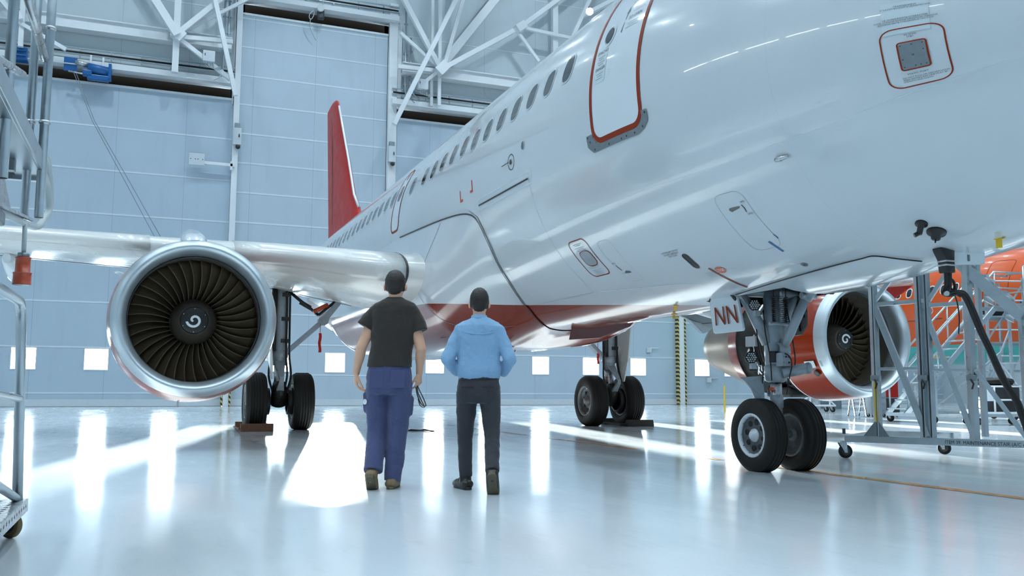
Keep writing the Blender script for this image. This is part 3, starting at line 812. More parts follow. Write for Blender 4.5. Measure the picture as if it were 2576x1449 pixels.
band('sensor_circle', oval(7.842, 1.645, .105, .095, 28), .010, M['line_dark'], e, .005); band('sensor_vane', [(7.86, 1.645), (8.12, 1.645)], .012, M['line_dark'], e, .03, False)
e = patch('round_vent', oval(7.432, 1.5897, .045, .05, 20), M['plate_grey'], plane, .006); band('vent_ring', oval(7.432, 1.5897, .055, .06, 20), .012, M['film'], e, .007)
for y, p, sy in ((9.40, 1.60, 1), (9.95, 1.625, -1)):
    mb = MB(); band_geo(mb, [(y, p), (y, p + .075)], .035, .004, False); band_geo(mb, [(y - .02 * sy, p + .075), (y + .10 * sy, p + .075)], .035, .004, False)
    mb.build('corner_mark', M['orange_sign'], fus)
for y, p in ((9.62, 1.16), (10.15, 1.17)): band('arrow_mark', [(y, p), (y - .05, p + .05)], .035, M['orange_sign'], fus, .004, False)
# scoop (static inlet) and belly antennas
c = FUS(3.013, 2.13, .0)
MB().tube([c + Vector((-.01, -.06, -.005)), c + Vector((-.035, 0, -.015)), c + Vector((-.03, .06, -.01)), c + Vector((0, .09, 0))], [.012, .022, .02, .008], 10).build('temperature_probe', M['zinc'], plane)
def norm(y, p): return (FUS(y, p, .1) - FUS(y, p, 0)).normalized()
c = FUS(2.354, 2.6916); n_ = norm(2.354, 2.6916)
MB().lathe([(0, .0001), (.0, .048), (.012, .048), (.014, .024), (.10, .022), (.105, .0001)], c, n_, 20).cyl(c + n_ * .09, c + n_ * .1 + Vector((-.03, .02, -.012)), .018, 12).build('drain_mast', M['black'], plane)
c = FUS(2.341, 2.7856); n_ = norm(2.341, 2.7856)
MB().lathe([(0, .0001), (0, .075), (.014, .072), (.03, .04), (.065, .034), (.07, .0001)], c, n_, 24).cyl(c + n_ * .06, c + n_ * .1, .006, 8).build('angle_probe', M['black'], plane)
# cable laid along the belly (bonding cord)
mb = MB(); pth = smooth_path([FUS(y, p, .012) for y, p in ((5.1, 2.90), (4.5, 2.855), (3.9, 2.822), (3.456, 2.8114), (3.15, 2.811), (3.008, 2.8174), (2.89, 2.9018), (2.80, 3.0))], 8)
mb.tube(pth, .006, 6); mb.build('bonding_cord', M['black_cable'], plane)
# yellow tape tags
for i, (y, p) in enumerate(((2.121, 3.05), (6.36, 2.925), (6.95, 3.10))):
    c = FUS(y, p); MB().box(c + Vector((-.01, 0, -.035)), (.006, .045 if i == 0 else .035, .08 if i == 0 else .045), .5).box(c + Vector((0, 0, -.004)), (.025, .08, .006), .4).build('yellow_tag', M['yellow'], plane)

# --- nose gear bay
MB().add([(-.37, 4.4, 1.86), (.37, 4.4, 1.86), (.37, 5.7, 1.86), (-.37, 5.7, 1.86), (-.37, 4.4, 2.7), (.37, 4.4, 2.7), (.37, 5.7, 2.7), (-.37, 5.7, 2.7)],
         [(4, 5, 6, 7), (0, 1, 5, 4), (1, 2, 6, 5), (2, 3, 7, 6), (3, 0, 4, 7)]).build('nose_gear_bay', M['dark_bay'], plane)

# --- belly fairing
def edge_phi_y(phi):
    a = abs(phi)
    pts = [(1.70, 13.6), (1.725, 12.0), (1.735, 10.95), (1.752, 10.2), (1.785, 9.7), (1.86, 9.38), (1.95, 9.28), (2.11, 9.25), (2.41, 9.40), (2.665, 9.70), (2.885, 10.17), (3.0, 10.42), (pi, 10.5)]
    if a <= pts[0][0]: return 99
    for (p0, y0), (p1, y1) in zip(pts, pts[1:]):
        if a <= p1: return y0 + (y1 - y0) * (a - p0) / (p1 - p0)
    return 10.5
def FAIR(y, phi, off=0.0):
    a = abs(phi); ye = edge_phi_y(phi)
    s = min(max((y - ye) / 2.2, 0), 1); s = s * s * (3 - 2 * s)
    e = min(max((22.5 - y) / 3.0, 0), 1); e = e * e * (3 - 2 * e)
    side = min(max((a - 1.70) / .5, 0), 1); side = side * side * (3 - 2 * side)
    p = FUS(min(y, 33), phi, .012 + .0)
    d = .40 * s * e * side
    n_ = Vector((p.x, 0, p.z - sect(min(y, 33))[3])).normalized()
    corner = 1 + .5 * math.exp(-((a - 2.35) / .4) ** 2) - .45 * math.exp(-((a - pi) / .5) ** 2)
    return p + n_ * (d * corner + off)
rings = []; ph0 = 1.70
NF = 90
ys = [7.55 + .22 * i for i in range(72)]
me = bpy.data.meshes.new('belly_fairing'); bm = bmesh.new(); grid = []
phs = [ph0 + (2 * pi - 2 * ph0) * j / NF for j in range(NF + 1)]
phs = [p if p <= pi else p - 2 * pi for p in phs]
for k in range(72):
    row = []
    for p in phs:
        ye = min(edge_phi_y(p if abs(p) > 1.7 else 1.701), 15.5) - .02; yy = ye + (22.6 - ye) * (k / 71) ** 1.25
        row.append(bm.verts.new(FAIR(yy, p)))
    grid.append(row)
for k in range(71):
    for j in range(NF):
        f = bm.faces.new((grid[k][j], grid[k][j + 1], grid[k + 1][j + 1], grid[k + 1][j])); f.smooth = True
bmesh.ops.recalc_face_normals(bm, faces=bm.faces); bm.to_mesh(me); bm.free(); me.materials.append(M['hull'])
fairing = bpy.data.objects.new('belly_fairing', me); COL.objects.link(fairing); attach(fairing, plane)
ed = [(edge_phi_y(p), p) for p in [1.701 + (2.9 - 1.701) * k / 140 for k in range(141)]]
ed = [(min(y, 13.6), p) for y, p in ed]
for _ in range(40): ed = [ed[0]] + [((a[0] + 2 * q[0] + c[0]) / 4, (a[1] + 2 * q[1] + c[1]) / 4) for a, q, c in zip(ed, ed[1:], ed[2:])] + [ed[-1]]
band('edge_seal', ed, .022, M['line_dark'], fairing, .022, False)
def fl_line(path, w=.012): return band_geo(MB(), dens(path, False, .1), w, .004, False, surf=FAIR)
fl_line([(11.0, 1.77), (11.35, 1.95), (11.75, 2.15), (11.55, 2.3), (11.0, 2.55), (10.6, 2.75)]).build('fairing_joint', M['line_soft'], fairing, weld=False)
fl_line([(12.6, 2.53), (11.05, 2.53)]).build('fairing_joint', M['line_soft'], fairing, weld=False)
# ------------------------------------------------------------------ wings, tail
# station: |x|, leading edge y, z of the nose top, trailing edge y, z, thickness
WST = [(1.75, 11.05, 3.20, 17.45, 2.72, .150), (2.35, 11.5, 3.24, 17.5, 2.82, .145), (4.0, 12.36, 3.37, 17.45, 3.08, .128), (6.4, 13.6, 3.53, 17.5, 3.36, .118),
       (10.0, 15.45, 3.83, 18.75, 3.66, .112), (13.5, 17.27, 4.15, 19.95, 4.0, .11), (17.05, 19.1, 4.5, 21.15, 4.4, .11)]
def wst(x):
    for a, b in zip(WST, WST[1:]):
        if x <= b[0]:
            t = (x - a[0]) / (b[0] - a[0]); return [p + (q - p) * t for p, q in zip(a, b)]
    return list(WST[-1])
def airfoil(x, sg, n=26, u0=0, u1=1, grow=0.0, part='full'):
    """closed ring of points at span station x; sg -1 starboard"""
    _, yl, zt, yt, zz, th = wst(x); c = yt - yl
    zl = zt - .068 * c * th / .13          # nose centre below the top tangent
    def thick(u): return 5 * th * (.2969 * math.sqrt(u) - .126 * u - .3516 * u * u + .2843 * u ** 3 - .1036 * u ** 4)
    def camb(u): return .012 * sin(pi * u) - .012 * u * (u > .0)
    up, lo = [], []
    for k in range(n + 1):
        u = (1 - cos(pi * k / n)) / 2
        base = zl + (zz - zl) * u
        up.append(Vector((sg * x, yl + c * u, base + c * (camb(u) + thick(u)))))
        lo.append(Vector((sg * x, yl + c * u, base + c * (camb(u) - thick(u) * 1.0))))
    return up[::-1] + lo[1:]
def surf_low(x, u):
    r = airfoil(x, 1, 26); _, yl, zt, yt, zz, th = wst(x); y = yl + (yt - yl) * u
    lo = r[26:]
    for a, b in zip(lo, lo[1:]):
        if a.y <= y <= b.y: t = (y - a.y) / max(1e-6, b.y - a.y); return a.z + (b.z - a.z) * t
    return lo[-1].z
xs = [1.75, 2.05, 2.35, 2.9, 3.4, 4.0, 4.8, 5.6, 6.4, 7.6, 8.8, 10, 11.5, 13.5, 15.5, 17.05]
for sg in (-1, 1):
    wing = MB().loft([airfoil(x, sg) for x in xs]).build('wing', M['white_wing'], plane)
    # slats wrap the leading edge with a gap at the pylon
    for a, b in ((2.38, 5.0), (6.35, 9.6), (9.66, 12.9), (12.96, 16.6)):
        rr = []
        for k in range(7):
            x = a + (b - a) * k / 6; r = airfoil(x, sg); cc = wst(x); up = r[26 - 7:26]; lo = r[26:26 + 4]
            ring = up + lo; m = Vector((sg * x, cc[1] + (cc[3] - cc[1]) * .1, sum(p.z for p in ring) / len(ring)))
            rr.append([p + (p - m).normalized() * .02 for p in ring])
        mb = MB(); mb.loft(rr, closed=True, cap=True); mb.build('slat', M['alu_wing'] if 'alu_wing' in M else M['white_wing'], wing)
    x = 2.36; r = airfoil(x, sg); ring = r[17:31]
    MB().tube([p + Vector((sg * .0, -.02 if abs(p.z) else 0, 0)) for p in ring], .018, 6).build('root_seal', M['line_dark'], wing)
    # flap track fairings
    for x, L in ((8.9, 2.7), (12.3, 2.3), (4.9, 2.2)):
        zc_ = surf_low(x, .62); _, yl, zt, yt, zz, th = wst(x)
        y0 = yl + (yt - yl) * .50; rings = []
        for k in range(15):
            t = k / 14; w = .20 * math.sqrt(max(0.0, math.sin(pi * min(1, t * .92 + .04)))) ; h = w * 1.75
            zc2 = zc_ - .17 - .10 * t + .05
            rings.append([Vector((sg * (x + w * cos(2 * pi * j / 20)), y0 + L * t, zc2 + h * sin(2 * pi * j / 20) * .8)) for j in range(20)])
        MB().loft(rings).build('flap_track_fairing', M['white'], wing)
    # flap shroud line
    mb = MB(); P = [Vector((sg * x, wst(x)[1] + (wst(x)[3] - wst(x)[1]) * .80, surf_low(x, .80) - .004)) for x in (2.3, 3.2, 4.0, 5.2, 6.3, 8, 10, 12.5)]
    for a, b in zip(P, P[1:]): mb.bar(a, b, .03, .008)
    mb.build('flap_gap', M['line_dark'], wing)
    # wing tip fence
    _, yl, zt, yt, zz, th = WST[-1]
    MB().prism([(sg * 17.05, yl + .5, zt - .1), (sg * 17.05, yt + .1, zt + .85), (sg * 17.05, yt + .45, zt + .85), (sg * 17.05, yt + .35, zt - .1), (sg * 17.05, yt + .45, zt - .85), (sg * 17.05, yt + .1, zt - .85)], (sg * .07, 0, 0)).build('wing_tip_fence', M['red'], wing, .02)
    # wing root fillet in front of the leading edge
    # horizontal tail
    rr = []
    for x, yl, yt, z, t in ((.3, 28.8, 32.4, 5.1, .32), (3.0, 30.5, 33.0, 5.35, .2), (6.2, 32.4, 33.9, 5.65, .11)):
        rr.append([Vector((sg * x, yl + (yt - yl) * (1 - cos(2 * pi * j / 24)) / 2, z + t / 2 * sin(2 * pi * j / 24) * (1 - .75 * (1 - cos(2 * pi * j / 24)) / 2))) for j in range(24)])
    MB().loft(rr).build('tailplane', M['white'], plane)
# root fillet blending nose of the wing into the fairing (both sides)
for sg in (-1, 1):
    rings = []
    for k in range(9):
        t = k / 8; x = 1.70 + .66 * t
        _, yl, zt, yt, zz, th = wst(2.36)
        g = .55 * (1 - t) ** 2.2
        r = airfoil(2.36, 1); ring = r[26 - 14:26 + 15]
        m = Vector((2.36, yl + 1.4, zt - .45)); out = []
        for p in ring:
            d = (p - m); out.append(Vector((sg * x, m.y + d.y * (1 + g * .75), m.z + d.z * (1 + g * 1.1) - g * .12)))
        rings.append(out)
    MB().loft(rings, closed=False, cap=False).build('wing_root_fillet', M['hull'], plane)
# fin with dorsal fillet
def fin_ring(z, yl, yt, t):
    return [Vector((t / 2 * sin(2 * pi * j / 28) * (1 - .8 * (1 - cos(2 * pi * j / 28)) / 2), yl + (yt - yl) * (1 - cos(2 * pi * j / 28)) / 2, z)) for j in range(28)]
rows = [(5.55, 25.0, 32.0, .62), (5.9, 25.75, 32.1, .60), (6.3, 26.3, 32.2, .58), (6.88, 26.68, 32.32, .56), (7.45, 27.45, 32.42, .52), (8.96, 28.57, 32.68, .44), (10.5, 29.83, 32.98, .34), (11.5, 30.62, 33.15, .28), (11.8, 30.92, 33.2, .25), (11.93, 31.25, 33.22, .2), (11.98, 31.8, 33.22, .1)]
fin = MB().loft([fin_ring(*r) for r in rows]).build('tail_fin', M['red'], plane)
P = [Vector((0, yl - .012, z)) for z, yl, yt, t in rows[3:8]]
MB().tube([p + Vector((-.02, 0, 0)) for p in P], .042, 10).build('fin_leading_edge', M['fin_edge'], fin)
mb = MB()
for a, b in (((30.6, 6.9), (31.75, 11.6)),):
    mb.bar((-.17, a[0], a[1]), (-.08, b[0], b[1]), .012, .04)
mb.build('rudder_gap', M['line_dark'], fin)

# ------------------------------------------------------------------ engines
EY, EZ = 9.85, 1.785
ES = .957
def spiral(c, y, r0, r1, turns, w, a0, sgn=1, n=40):
    mb = MB(); vs = []
    for k in range(n + 1):
        t = k / n; a = a0 + sgn * turns * 2 * pi * t; r = r0 + (r1 - r0) * t ** .8; ww = w * (1.0 if t > .12 else .8 + .2 * t / .12)
        for s in (-.5, .5): vs.append(Vector((c[0] + (r + s * ww) * cos(a), y, c[1] + (r + s * ww) * sin(a))))
    return mb.add(vs, [(2 * i, 2 * i + 1, 2 * i + 3, 2 * i + 2) for i in range(n)])
def blade_mesh():
    rings = []
    for k in range(9):
        t = k / 8; r = .315 + (.885 - .315) * t; ch = .22 + .14 * t; ang = R(26 + 32 * t); sweep = .045 * sin(pi * t * .9)
        ring = []
        for j in range(10):
            a = 2 * pi * j / 10; u = ch / 2 * cos(a); v = .010 * sin(a) + .02 * (cos(a) ** 2 - .5)
            ax = u * cos(ang) - v * sin(ang); tn = u * sin(ang) + v * cos(ang)
            ring.append(Vector((tn + sweep, ax, r)))
        rings.append(ring)
    return rings
def engine(sg, cowl_mat, fan_open):
    ox = -5.70 if sg < 0 else 5.78; o = (ox, EY, EZ); ax = (0, 1, 0)
    def ell(prof): return [(a, r * ES if r > .9 else r) for a, r in prof]
    lipo = [(.42, .905), (.30, .90), (.2, .905), (.12, .92), (.06, .945), (.02, .975), (0, 1.005), (.015, 1.035), (.05, 1.065), (.12, 1.095), (.22, 1.12)]
    cow = [(.22, 1.121), (.34, 1.141), (.6, 1.17), (.95, 1.192)] + ([(1.12, 1.196)] if fan_open else [(1.3, 1.20), (1.62, 1.195)])
    aft = [(1.62, 1.195), (2.0, 1.18), (2.5, 1.12), (2.98, 1.0)]
    if fan_open: aft = [(2.55, 1.10), (2.75, 1.05), (2.98, .985)]
    nac = MB().lathe(ell(cow), o, ax, 72).build('engine', cowl_mat, plane)
    if fan_open: tag(nac, 'port engine with dark orange cowl and opened fan case')
    MB().lathe(ell(lipo), o, ax, 72).build('inlet_lip', M['lip'], nac)
    MB().lathe([(.42, .867), (.7, .89), (1.25, .90), (1.3, .30)], o, ax, 64, flip=True).build('inlet_duct', M['hub'] if not fan_open else M['hub'], nac)
    MB().lathe([(.37, .864), (.40, .856), (.43, .866)], o, ax, 64).build('duct_ring', M['plate_grey'], nac)
    # rivet rows on the lip
    mb = MB()
    for q in (-.012, .012, .036):
        for t in (1.57, 3.55, 5.9):
            for k in range(9):
                a = t + k * .012; rr = 1.063
                mb.box((ox + rr * cos(a), EY + .17 + q, EZ + rr * sin(a)), (.006, .006, .006))
    mb.build('rivet_row', M['line_dark'], nac, weld=False)
    MB().lathe(ell(aft), o, ax, 64).build('aft_cowl', cowl_mat, nac)
    MB().lathe([(2.97, .93), (3.3, .86), (3.8, .72), (4.3, .58), (4.5, .52), (4.45, .50), (3.6, .55)], o, ax, 56).build('exhaust_nozzle', M['exhaust'], nac)
    MB().lathe([(4.3, .34), (4.6, .25), (4.95, .05), (4.97, .0001)], o, ax, 32).build('exhaust_cone', M['exhaust'], nac)
    # fan
    sp = MB().lathe([(.60, .0001), (.6005, .18), (.66, .215), (.82, .285), (.95, .325), (1.1, .33)], o, ax, 48).build('spinner', M['hub'], nac)
    MB().lathe([(.595, .0001), (.5955, .17), (.605, .19), (.615, .192)], o, ax, 40).build('spinner_cap', M['black'], nac)
    spiral((ox, EZ), EY + .592, .014, .10, 1.12, .034, R(235) if sg < 0 else R(60), -1).build('swirl_mark', M['white_mark'], nac)
    mb = MB()
    for k in range(6): a = k * pi / 3 + .5; mb.cyl((ox + .165 * cos(a), EY + .6, EZ + .165 * sin(a)), (ox + .165 * cos(a), EY + .588, EZ + .165 * sin(a)), .007, 8)
    mb.build('spinner_bolt', M['zinc'], nac, weld=False)
    b0 = None
    for k in range(36):
        if b0 is None:
            b0 = MB().loft(blade_mesh()).build('fan_blade', M['blade']); b = b0
        else:
            b = b0.copy(); COL.objects.link(b)
        b.parent = None; b.matrix_basis = Matrix.Translation((ox, EY + 1.0, EZ)) @ Matrix.Rotation(2 * pi * k / 36 + .04, 4, 'Y')
        attach(b, nac)
    # pylon
    rings = []
    for y, z0, z1, w in ((EY + 1.15, 2.70, 2.92, .10), (EY + 1.35, 2.7, 3.04, .30), (EY + 1.75, 2.65, 3.20, .40), (EY + 2.4, 2.6, 3.34, .40), (EY + 3.2, 2.5, 3.5, .38), (EY + 4.2, 2.3, 3.5, .36), (EY + 5.4, 2.6, 3.3, .3), (EY + 6.8, 2.85, 3.0, .12)):
        rings.append([Vector((ox + w / 2 * math.copysign(abs(cos(t)) ** .6, cos(t)), y, (z0 + z1) / 2 + (z1 - z0) / 2 * math.copysign(abs(sin(t)) ** .6, sin(t)))) for t in [2 * pi * j / 24 for j in range(24)]])
    MB().loft(rings).build('pylon', M['white'], nac)
    # strake and drain mast
    a = R(35); c = Vector((ox + sg * 1.11 * cos(a), EY + .8, EZ + 1.11 * sin(a))); nd = Vector((sg * cos(a), 0, sin(a)))
    MB().prism([c, c + Vector((0, 1.0, 0)), c + Vector((0, .95, 0)) + nd * .22, c + Vector((0, .45, 0)) + nd * .14], Vector((-sin(a), 0, sg * cos(a))) * .015).build('nacelle_strake', M['white'], nac)
    MB().box((ox - .15, EY + 1.3, EZ - 1.17), (.03, .12, .1)).build('drain_mast', M['zinc'], nac)
    if fan_open:
        # fan case and accessories exposed between the two cowls
        MB().lathe([(1.10, .98), (1.9, .93), (2.56, .88), (2.57, 1.05)], o, ax, 56).build('fan_case', M['gear_dark'], nac)
        MB().lathe([(1.115, 1.142), (1.135, 1.149), (1.15, 1.146), (1.155, .96)], o, ax, 64).build('cowl_edge', M['white_beam'], nac)
        rnd = random.Random(3)
        for k in range(34):
            a = R(rnd.uniform(110, 285)); y = EY + rnd.uniform(1.25, 2.4); rr = .985 - (y - EY - 1.1) * .07
            p = Vector((ox + rr * cos(a), y, EZ + rr * sin(a)))
            if k % 3 == 0: MB().box(p, (rnd.uniform(.1, .22), rnd.uniform(.1, .3), rnd.uniform(.1, .22)), rnd.uniform(0, 1)).build('accessory_box', M['gear_dark'] if k % 2 else M['gear_grey'], nac, .015)
            else:
                pts = [Vector((ox + (rr + .05) * cos(a + d), y + e, EZ + (rr + .05) * sin(a + d))) for d, e in ((0, 0), (.12, .08), (.3, .02), (.5, rnd.uniform(-.1, .2)), (.7, rnd.uniform(-.1, .2)))]
                MB().tube(smooth_path(pts, 6), rnd.uniform(.012, .028), 8).build('pipe', M['zinc'] if k % 2 else M['gear_dark'], nac)
        # oblong gearbox along the belly of the fan case
        MB().box((ox - .1, EY + 1.9, EZ - .98), (.9, .75, .2)).build('gearbox', M['gear_dark'], nac, .05)
        # access plate and latch on the cowl
        def cw(y, a, off=.006): return Vector((ox + (1.139 + off) * cos(a), EY + y, EZ + (1.139 + off) * sin(a)))
        mb = MB(); mb.add([cw(.27, R(202), -.02), cw(.50, R(202), .004), cw(.50, R(209), .004), cw(.27, R(209), -.02)], [(0, 1, 2, 3)]); pz = mb.build('data_plate', M['film'], nac)
        MB().ball(cw(.38, R(205.5), -.008), .025, 8).build('plate_fastener', M['line_dark'], pz)
        MB().lathe([(0, .0001), (.006, .06), (.0, .065)], cw(.33, R(215), -.018), (cos(R(215)), 0, sin(R(215))), 20).build('oil_door', M['line_dark'], nac)
    return nac
eng_s = engine(-1, M['engine_red'], False); tag(eng_s, 'starboard engine seen head-on with bare metal inlet lip')
eng_p = engine(1, M['engine_red'], True)

# drooped inboard flap panels of the port wing
wp = [o for o in bpy.data.objects if o.name.startswith('wing.0') or o.name == 'wing'][-1]
q = [(6.10, 16.85, 2.75), (6.95, 16.5, 2.90), (7.07, 16.5, 2.55), (6.75, 16.62, 2.52), (6.42, 16.72, 2.62)]
fp = MB().prism(q, (.05, .25, .03)).build('flap_panel', M['plate_grey'], wp, .004)
MB().prism([(6.42, 16.70, 2.60), (6.75, 16.60, 2.50), (7.07, 16.48, 2.53), (7.06, 16.5, 2.36), (6.77, 16.64, 2.26)], (.05, .25, .03)).build('flap_vane', M['alu_dull'], fp, .004)
# ------------------------------------------------------------------ landing gear
def wheel(c, r, w, parent, rim_mat, hub_r, side, groove=4, name='tyre'):
    """axis along x; side = +-1 outer face direction"""
    c = Vector(c)
    k = r * .18; prof = [(-w * .36, r * .56), (-w * .46, r * .62), (-w * .5, r * .74), (-w * .485, r * .86), (-w * .42, r * .945), (-w * .3, r * .985)]
    tr = []
    for g in range(groove):
        x = -w * .26 + w * .52 * g / (groove - 1)
        tr += [(x - .012, r), (x - .006, r - .012), (x + .006, r - .012), (x + .012, r)]
    prof = prof + tr + [(-a, b) for a, b in prof[::-1]]
    t = MB().lathe(prof, c, (1, 0, 0), 56).build(name, M['rubber'], parent)
    s = side
    _ = [(s * w * .40, r * .60), (s * w * .44, r * .57), (s * w * .40, r * .54), (s * w * .30, r * .50), (s * w * .24, r * .40), (s * w * .22, r * .30), (s * w * .24, hub_r * 1.5), (s * w * .38, hub_r * 1.15), (s * w * .46, hub_r), (s * w * .47, .0001)]
    for s_ in (-side, side):
        rm = rim_mat if s_ == side else M['rim_grey']
        q = MB().lathe([(s_ * w * .40, r * .61), (s_ * w * .455, r * .585), (s_ * w * .45, r * .55), (s_ * w * .36, r * .51), (s_ * w * .30, r * .505)], c, (1, 0, 0), 40).build('wheel_rim', rm, t)
        MB().lathe([(s_ * w * .30, r * .51), (s_ * w * .20, r * .44), (s_ * w * .17, r * .34), (s_ * w * .2, r * .24), (s_ * w * .22, hub_r * 1.3)], c, (1, 0, 0), 40).build('wheel_web', M['rim_grime'], t)
        MB().lathe([(s_ * w * .18, hub_r * 1.7), (s_ * w * .30, hub_r * 1.6), (s_ * w * .32, hub_r * 1.1), (s_ * w * .42, hub_r * 1.0), (s_ * w * .44, .0001)], c, (1, 0, 0), 28).build('hub_cap', rm, t)
    mb = MB()
    for j in range(8):
        a = 2 * pi * j / 8 + .2; p = c + Vector((s * w * .175, r * .36 * cos(a), r * .36 * sin(a)))
        mb.lathe([(0, .0001), (s * .012, r * .075), (0, r * .08)], p, (1, 0, 0), 12)
    mb.build('vent_hole', M['gear_dark'], q, weld=False)
    mb = MB()
    for j in range(10):
        a = 2 * pi * j / 10; p = c + Vector((s * w * .33, r * .50 * cos(a), r * .50 * sin(a))); mb.cyl(p, p + Vector((s * w * .06, 0, 0)), r * .018, 8)
    mb.build('tie_bolt', M['zinc'], q, weld=False)
    return t
M['rim_grime'] = simple('grimy_wheel_web', (96, 100, 104), .45, .4, .45, 9)
M['rim_white'] = simple('white_rim_paint', (216, 222, 228), .3, .1, .06, 18, coat=.4)
M['rim_grey'] = simple('grime_rim', (120, 122, 122), .45, .3, .25, 14)

# nose gear
NX, NY = 0.0, 5.07
ng = tag(MB().tube([(NX, NY + .05, 1.95), (NX, NY + .03, 1.55), (NX, NY + .02, 1.22), (NX, NY + .01, 1.0)], [.085, .10, .105, .10], 24).build('nose_landing_gear', M['gear_grey'], plane), 'grey nose gear leg')
MB().tube([(NX, NY + .01, 1.02), (NX, NY, .40)], .062, 24).build('piston', M['zinc'], ng)
MB().lathe([(0, .075), (.02, .115), (.17, .118), (.19, .10), (.21, .08)], (NX, NY + .01, .93), (0, 0, 1), 28).build('steering_collar', M['gear_grey'], ng)
MB().cyl((NX, NY, .66), (NX, NY, .80), .07, 24).build('piston_band', M['gear_grey'], ng)
MB().box((NX - .075, NY - .02, .86), (.02, .07, .035)).build('warning_plate', M['orange_sign'], ng)
MB().cyl((-.16, NY, .38), (.16, NY, .38), .045, 18).ball((NX, NY, .40), .085, 10).build('axle', M['gear_grey'], ng)
MB().cyl((-.30, NY, .38), (.30, NY, .38), .028, 12).build('axle_pin', M['gear_dark'], ng)
# Y shaped leg head
for s in (-1, 1):
    MB().tube([(s * .36, NY + .10, 1.90), (s * .24, NY + .08, 1.70), (s * .06, NY + .04, 1.36)], [.045, .055, .075], 14).build('leg_fork', M['gear_grey'], ng)
MB().cyl((-.38, NY + .10, 1.90), (.38, NY + .10, 1.90), .05, 16).build('trunnion', M['gear_grey'], ng)
MB().prism([(-.05, NY - .02, 1.42), (-.19, NY + .02, 1.62), (-.40, NY + .06, 1.86), (-.33, NY + .08, 1.90), (-.10, NY + .04, 1.55)], (0, .05, 0)).build('side_web', M['gear_grey'], ng, .01)
MB().lathe([(-.07, .075), (-.06, .085), (.06, .085), (.07, .075)], (NX + .02, NY - .07, 1.27), (1, 0, 0), 24).build('drag_lug', M['gear_grey'], ng)
# drag strut to the front of the bay
ds = MB().tube([(.02, NY - .09, 1.26), (.05, NY - .20, 1.46), (.10, NY - .40, 1.82)], [.035, .05, .05], 16).build('drag_strut', M['gear_grey'], ng)
MB().tube([(.10, NY - .40, 1.80), (.13, NY - .52, 1.93)], [.06, .05], 16).cyl((.02, NY - .42, 1.83), (.20, NY - .42, 1.83), .035, 14).build('strut_head', M['gear_grey'], ds)
MB().cyl((-.06, NY - .50, 1.90), (.30, NY - .50, 1.90), .028, 14).build('strut_pin', M['zinc'], ds)
MB().tube([(.04, NY - .07, 1.25), (.06, NY - .1, 1.38)], [.06, .045], 12).build('strut_foot', M['gear_grey'], ds)
# lock springs
for x in (-.10, .06, .0):
    mb = MB(); P = []
    for k in range(91):
        a = k / 90; P.append((x + .018 * cos(a * 2 * pi * 13), NY - .12 + .018 * sin(a * 2 * pi * 13), 1.56 + .28 * a))
    mb.tube(P, .006, 5); mb.cyl((x, NY - .12, 1.84), (x, NY - .12, 1.94), .006, 6); mb.build('lock_spring', M['gear_dark'] if x else M['zinc'], ng)
MB().cyl((-.16, NY - .12, 1.55), (.12, NY - .12, 1.55), .02, 12).build('spring_bar', M['gear_grey'], ng)
# steering actuators, manifold, hoses
MB().tube([(NX + .0, NY - .10, 1.03), (NX + .24, NY - .22, 1.08)], .058, 20).lathe([(0, .06), (.03, .064), (.05, .05), (.055, .0001)], (NX + .23, NY - .215, 1.078), (.24, -.12, .05), 20).build('steering_cylinder', M['gear_grey'], ng)
MB().box((NX - .01, NY - .14, 1.17), (.15, .08, .14), .3).build('hydraulic_manifold', M['gear_grey'], ng, .008)
mb = MB()
for dx, dz in ((-.04, .03), (.0, .03), (.04, .03), (-.04, -.03), (.04, -.03)): mb.ball((NX - .01 + dx, NY - .185, 1.17 + dz), .011, 6)
mb.build('manifold_port', M['gear_dark'], ng, weld=False)
MB().box((-.10, NY - .09, 1.20), (.10, .05, .12), -.3).build('junction_box', M['black'], ng, .012)
for k, pts in enumerate(([(-.1, NY - .12, 1.24), (-.0, NY - .2, 1.22), (.05, NY - .2, 1.12), (.03, NY - .18, .98), (.05, NY - .1, .80)], [(-.16, NY - .02, 1.7), (-.17, NY - .06, 1.45), (-.15, NY - .1, 1.2), (-.12, NY - .08, .95)], [(.15, NY, 1.8), (.13, NY - .1, 1.5), (.16, NY - .12, 1.15), (.09, NY - .1, 1.02)], [(-.2, NY + .05, 1.5), (-.22, NY, 1.3), (-.17, NY, 1.1), (-.14, NY + .05, .92)])):
    MB().tube(smooth_path(pts, 6), .007, 7).build('hydraulic_hose', M['black_cable'], ng)
# torque links behind the piston
MB().prism([(-.06, NY + .10, .97), (.06, NY + .10, .97), (.025, NY + .36, .72), (-.025, NY + .36, .72)], (0, .02, .03)).build('torque_link', M['gear_grey'], ng, .008)
MB().prism([(-.06, NY + .08, .46), (.06, NY + .08, .46), (.025, NY + .36, .70), (-.025, NY + .36, .70)], (0, .02, .03)).build('torque_link', M['gear_grey'], ng, .008)
MB().prism([(-.42, NY + .06, .98), (-.13, NY + .05, 1.0), (-.12, NY + .04, .73), (-.22, NY + .05, .75), (-.27, NY + .06, .86), (-.34, NY + .06, .93)], (0, .03, 0)).build('spray_deflector', M['gear_grey'], ng, .006)
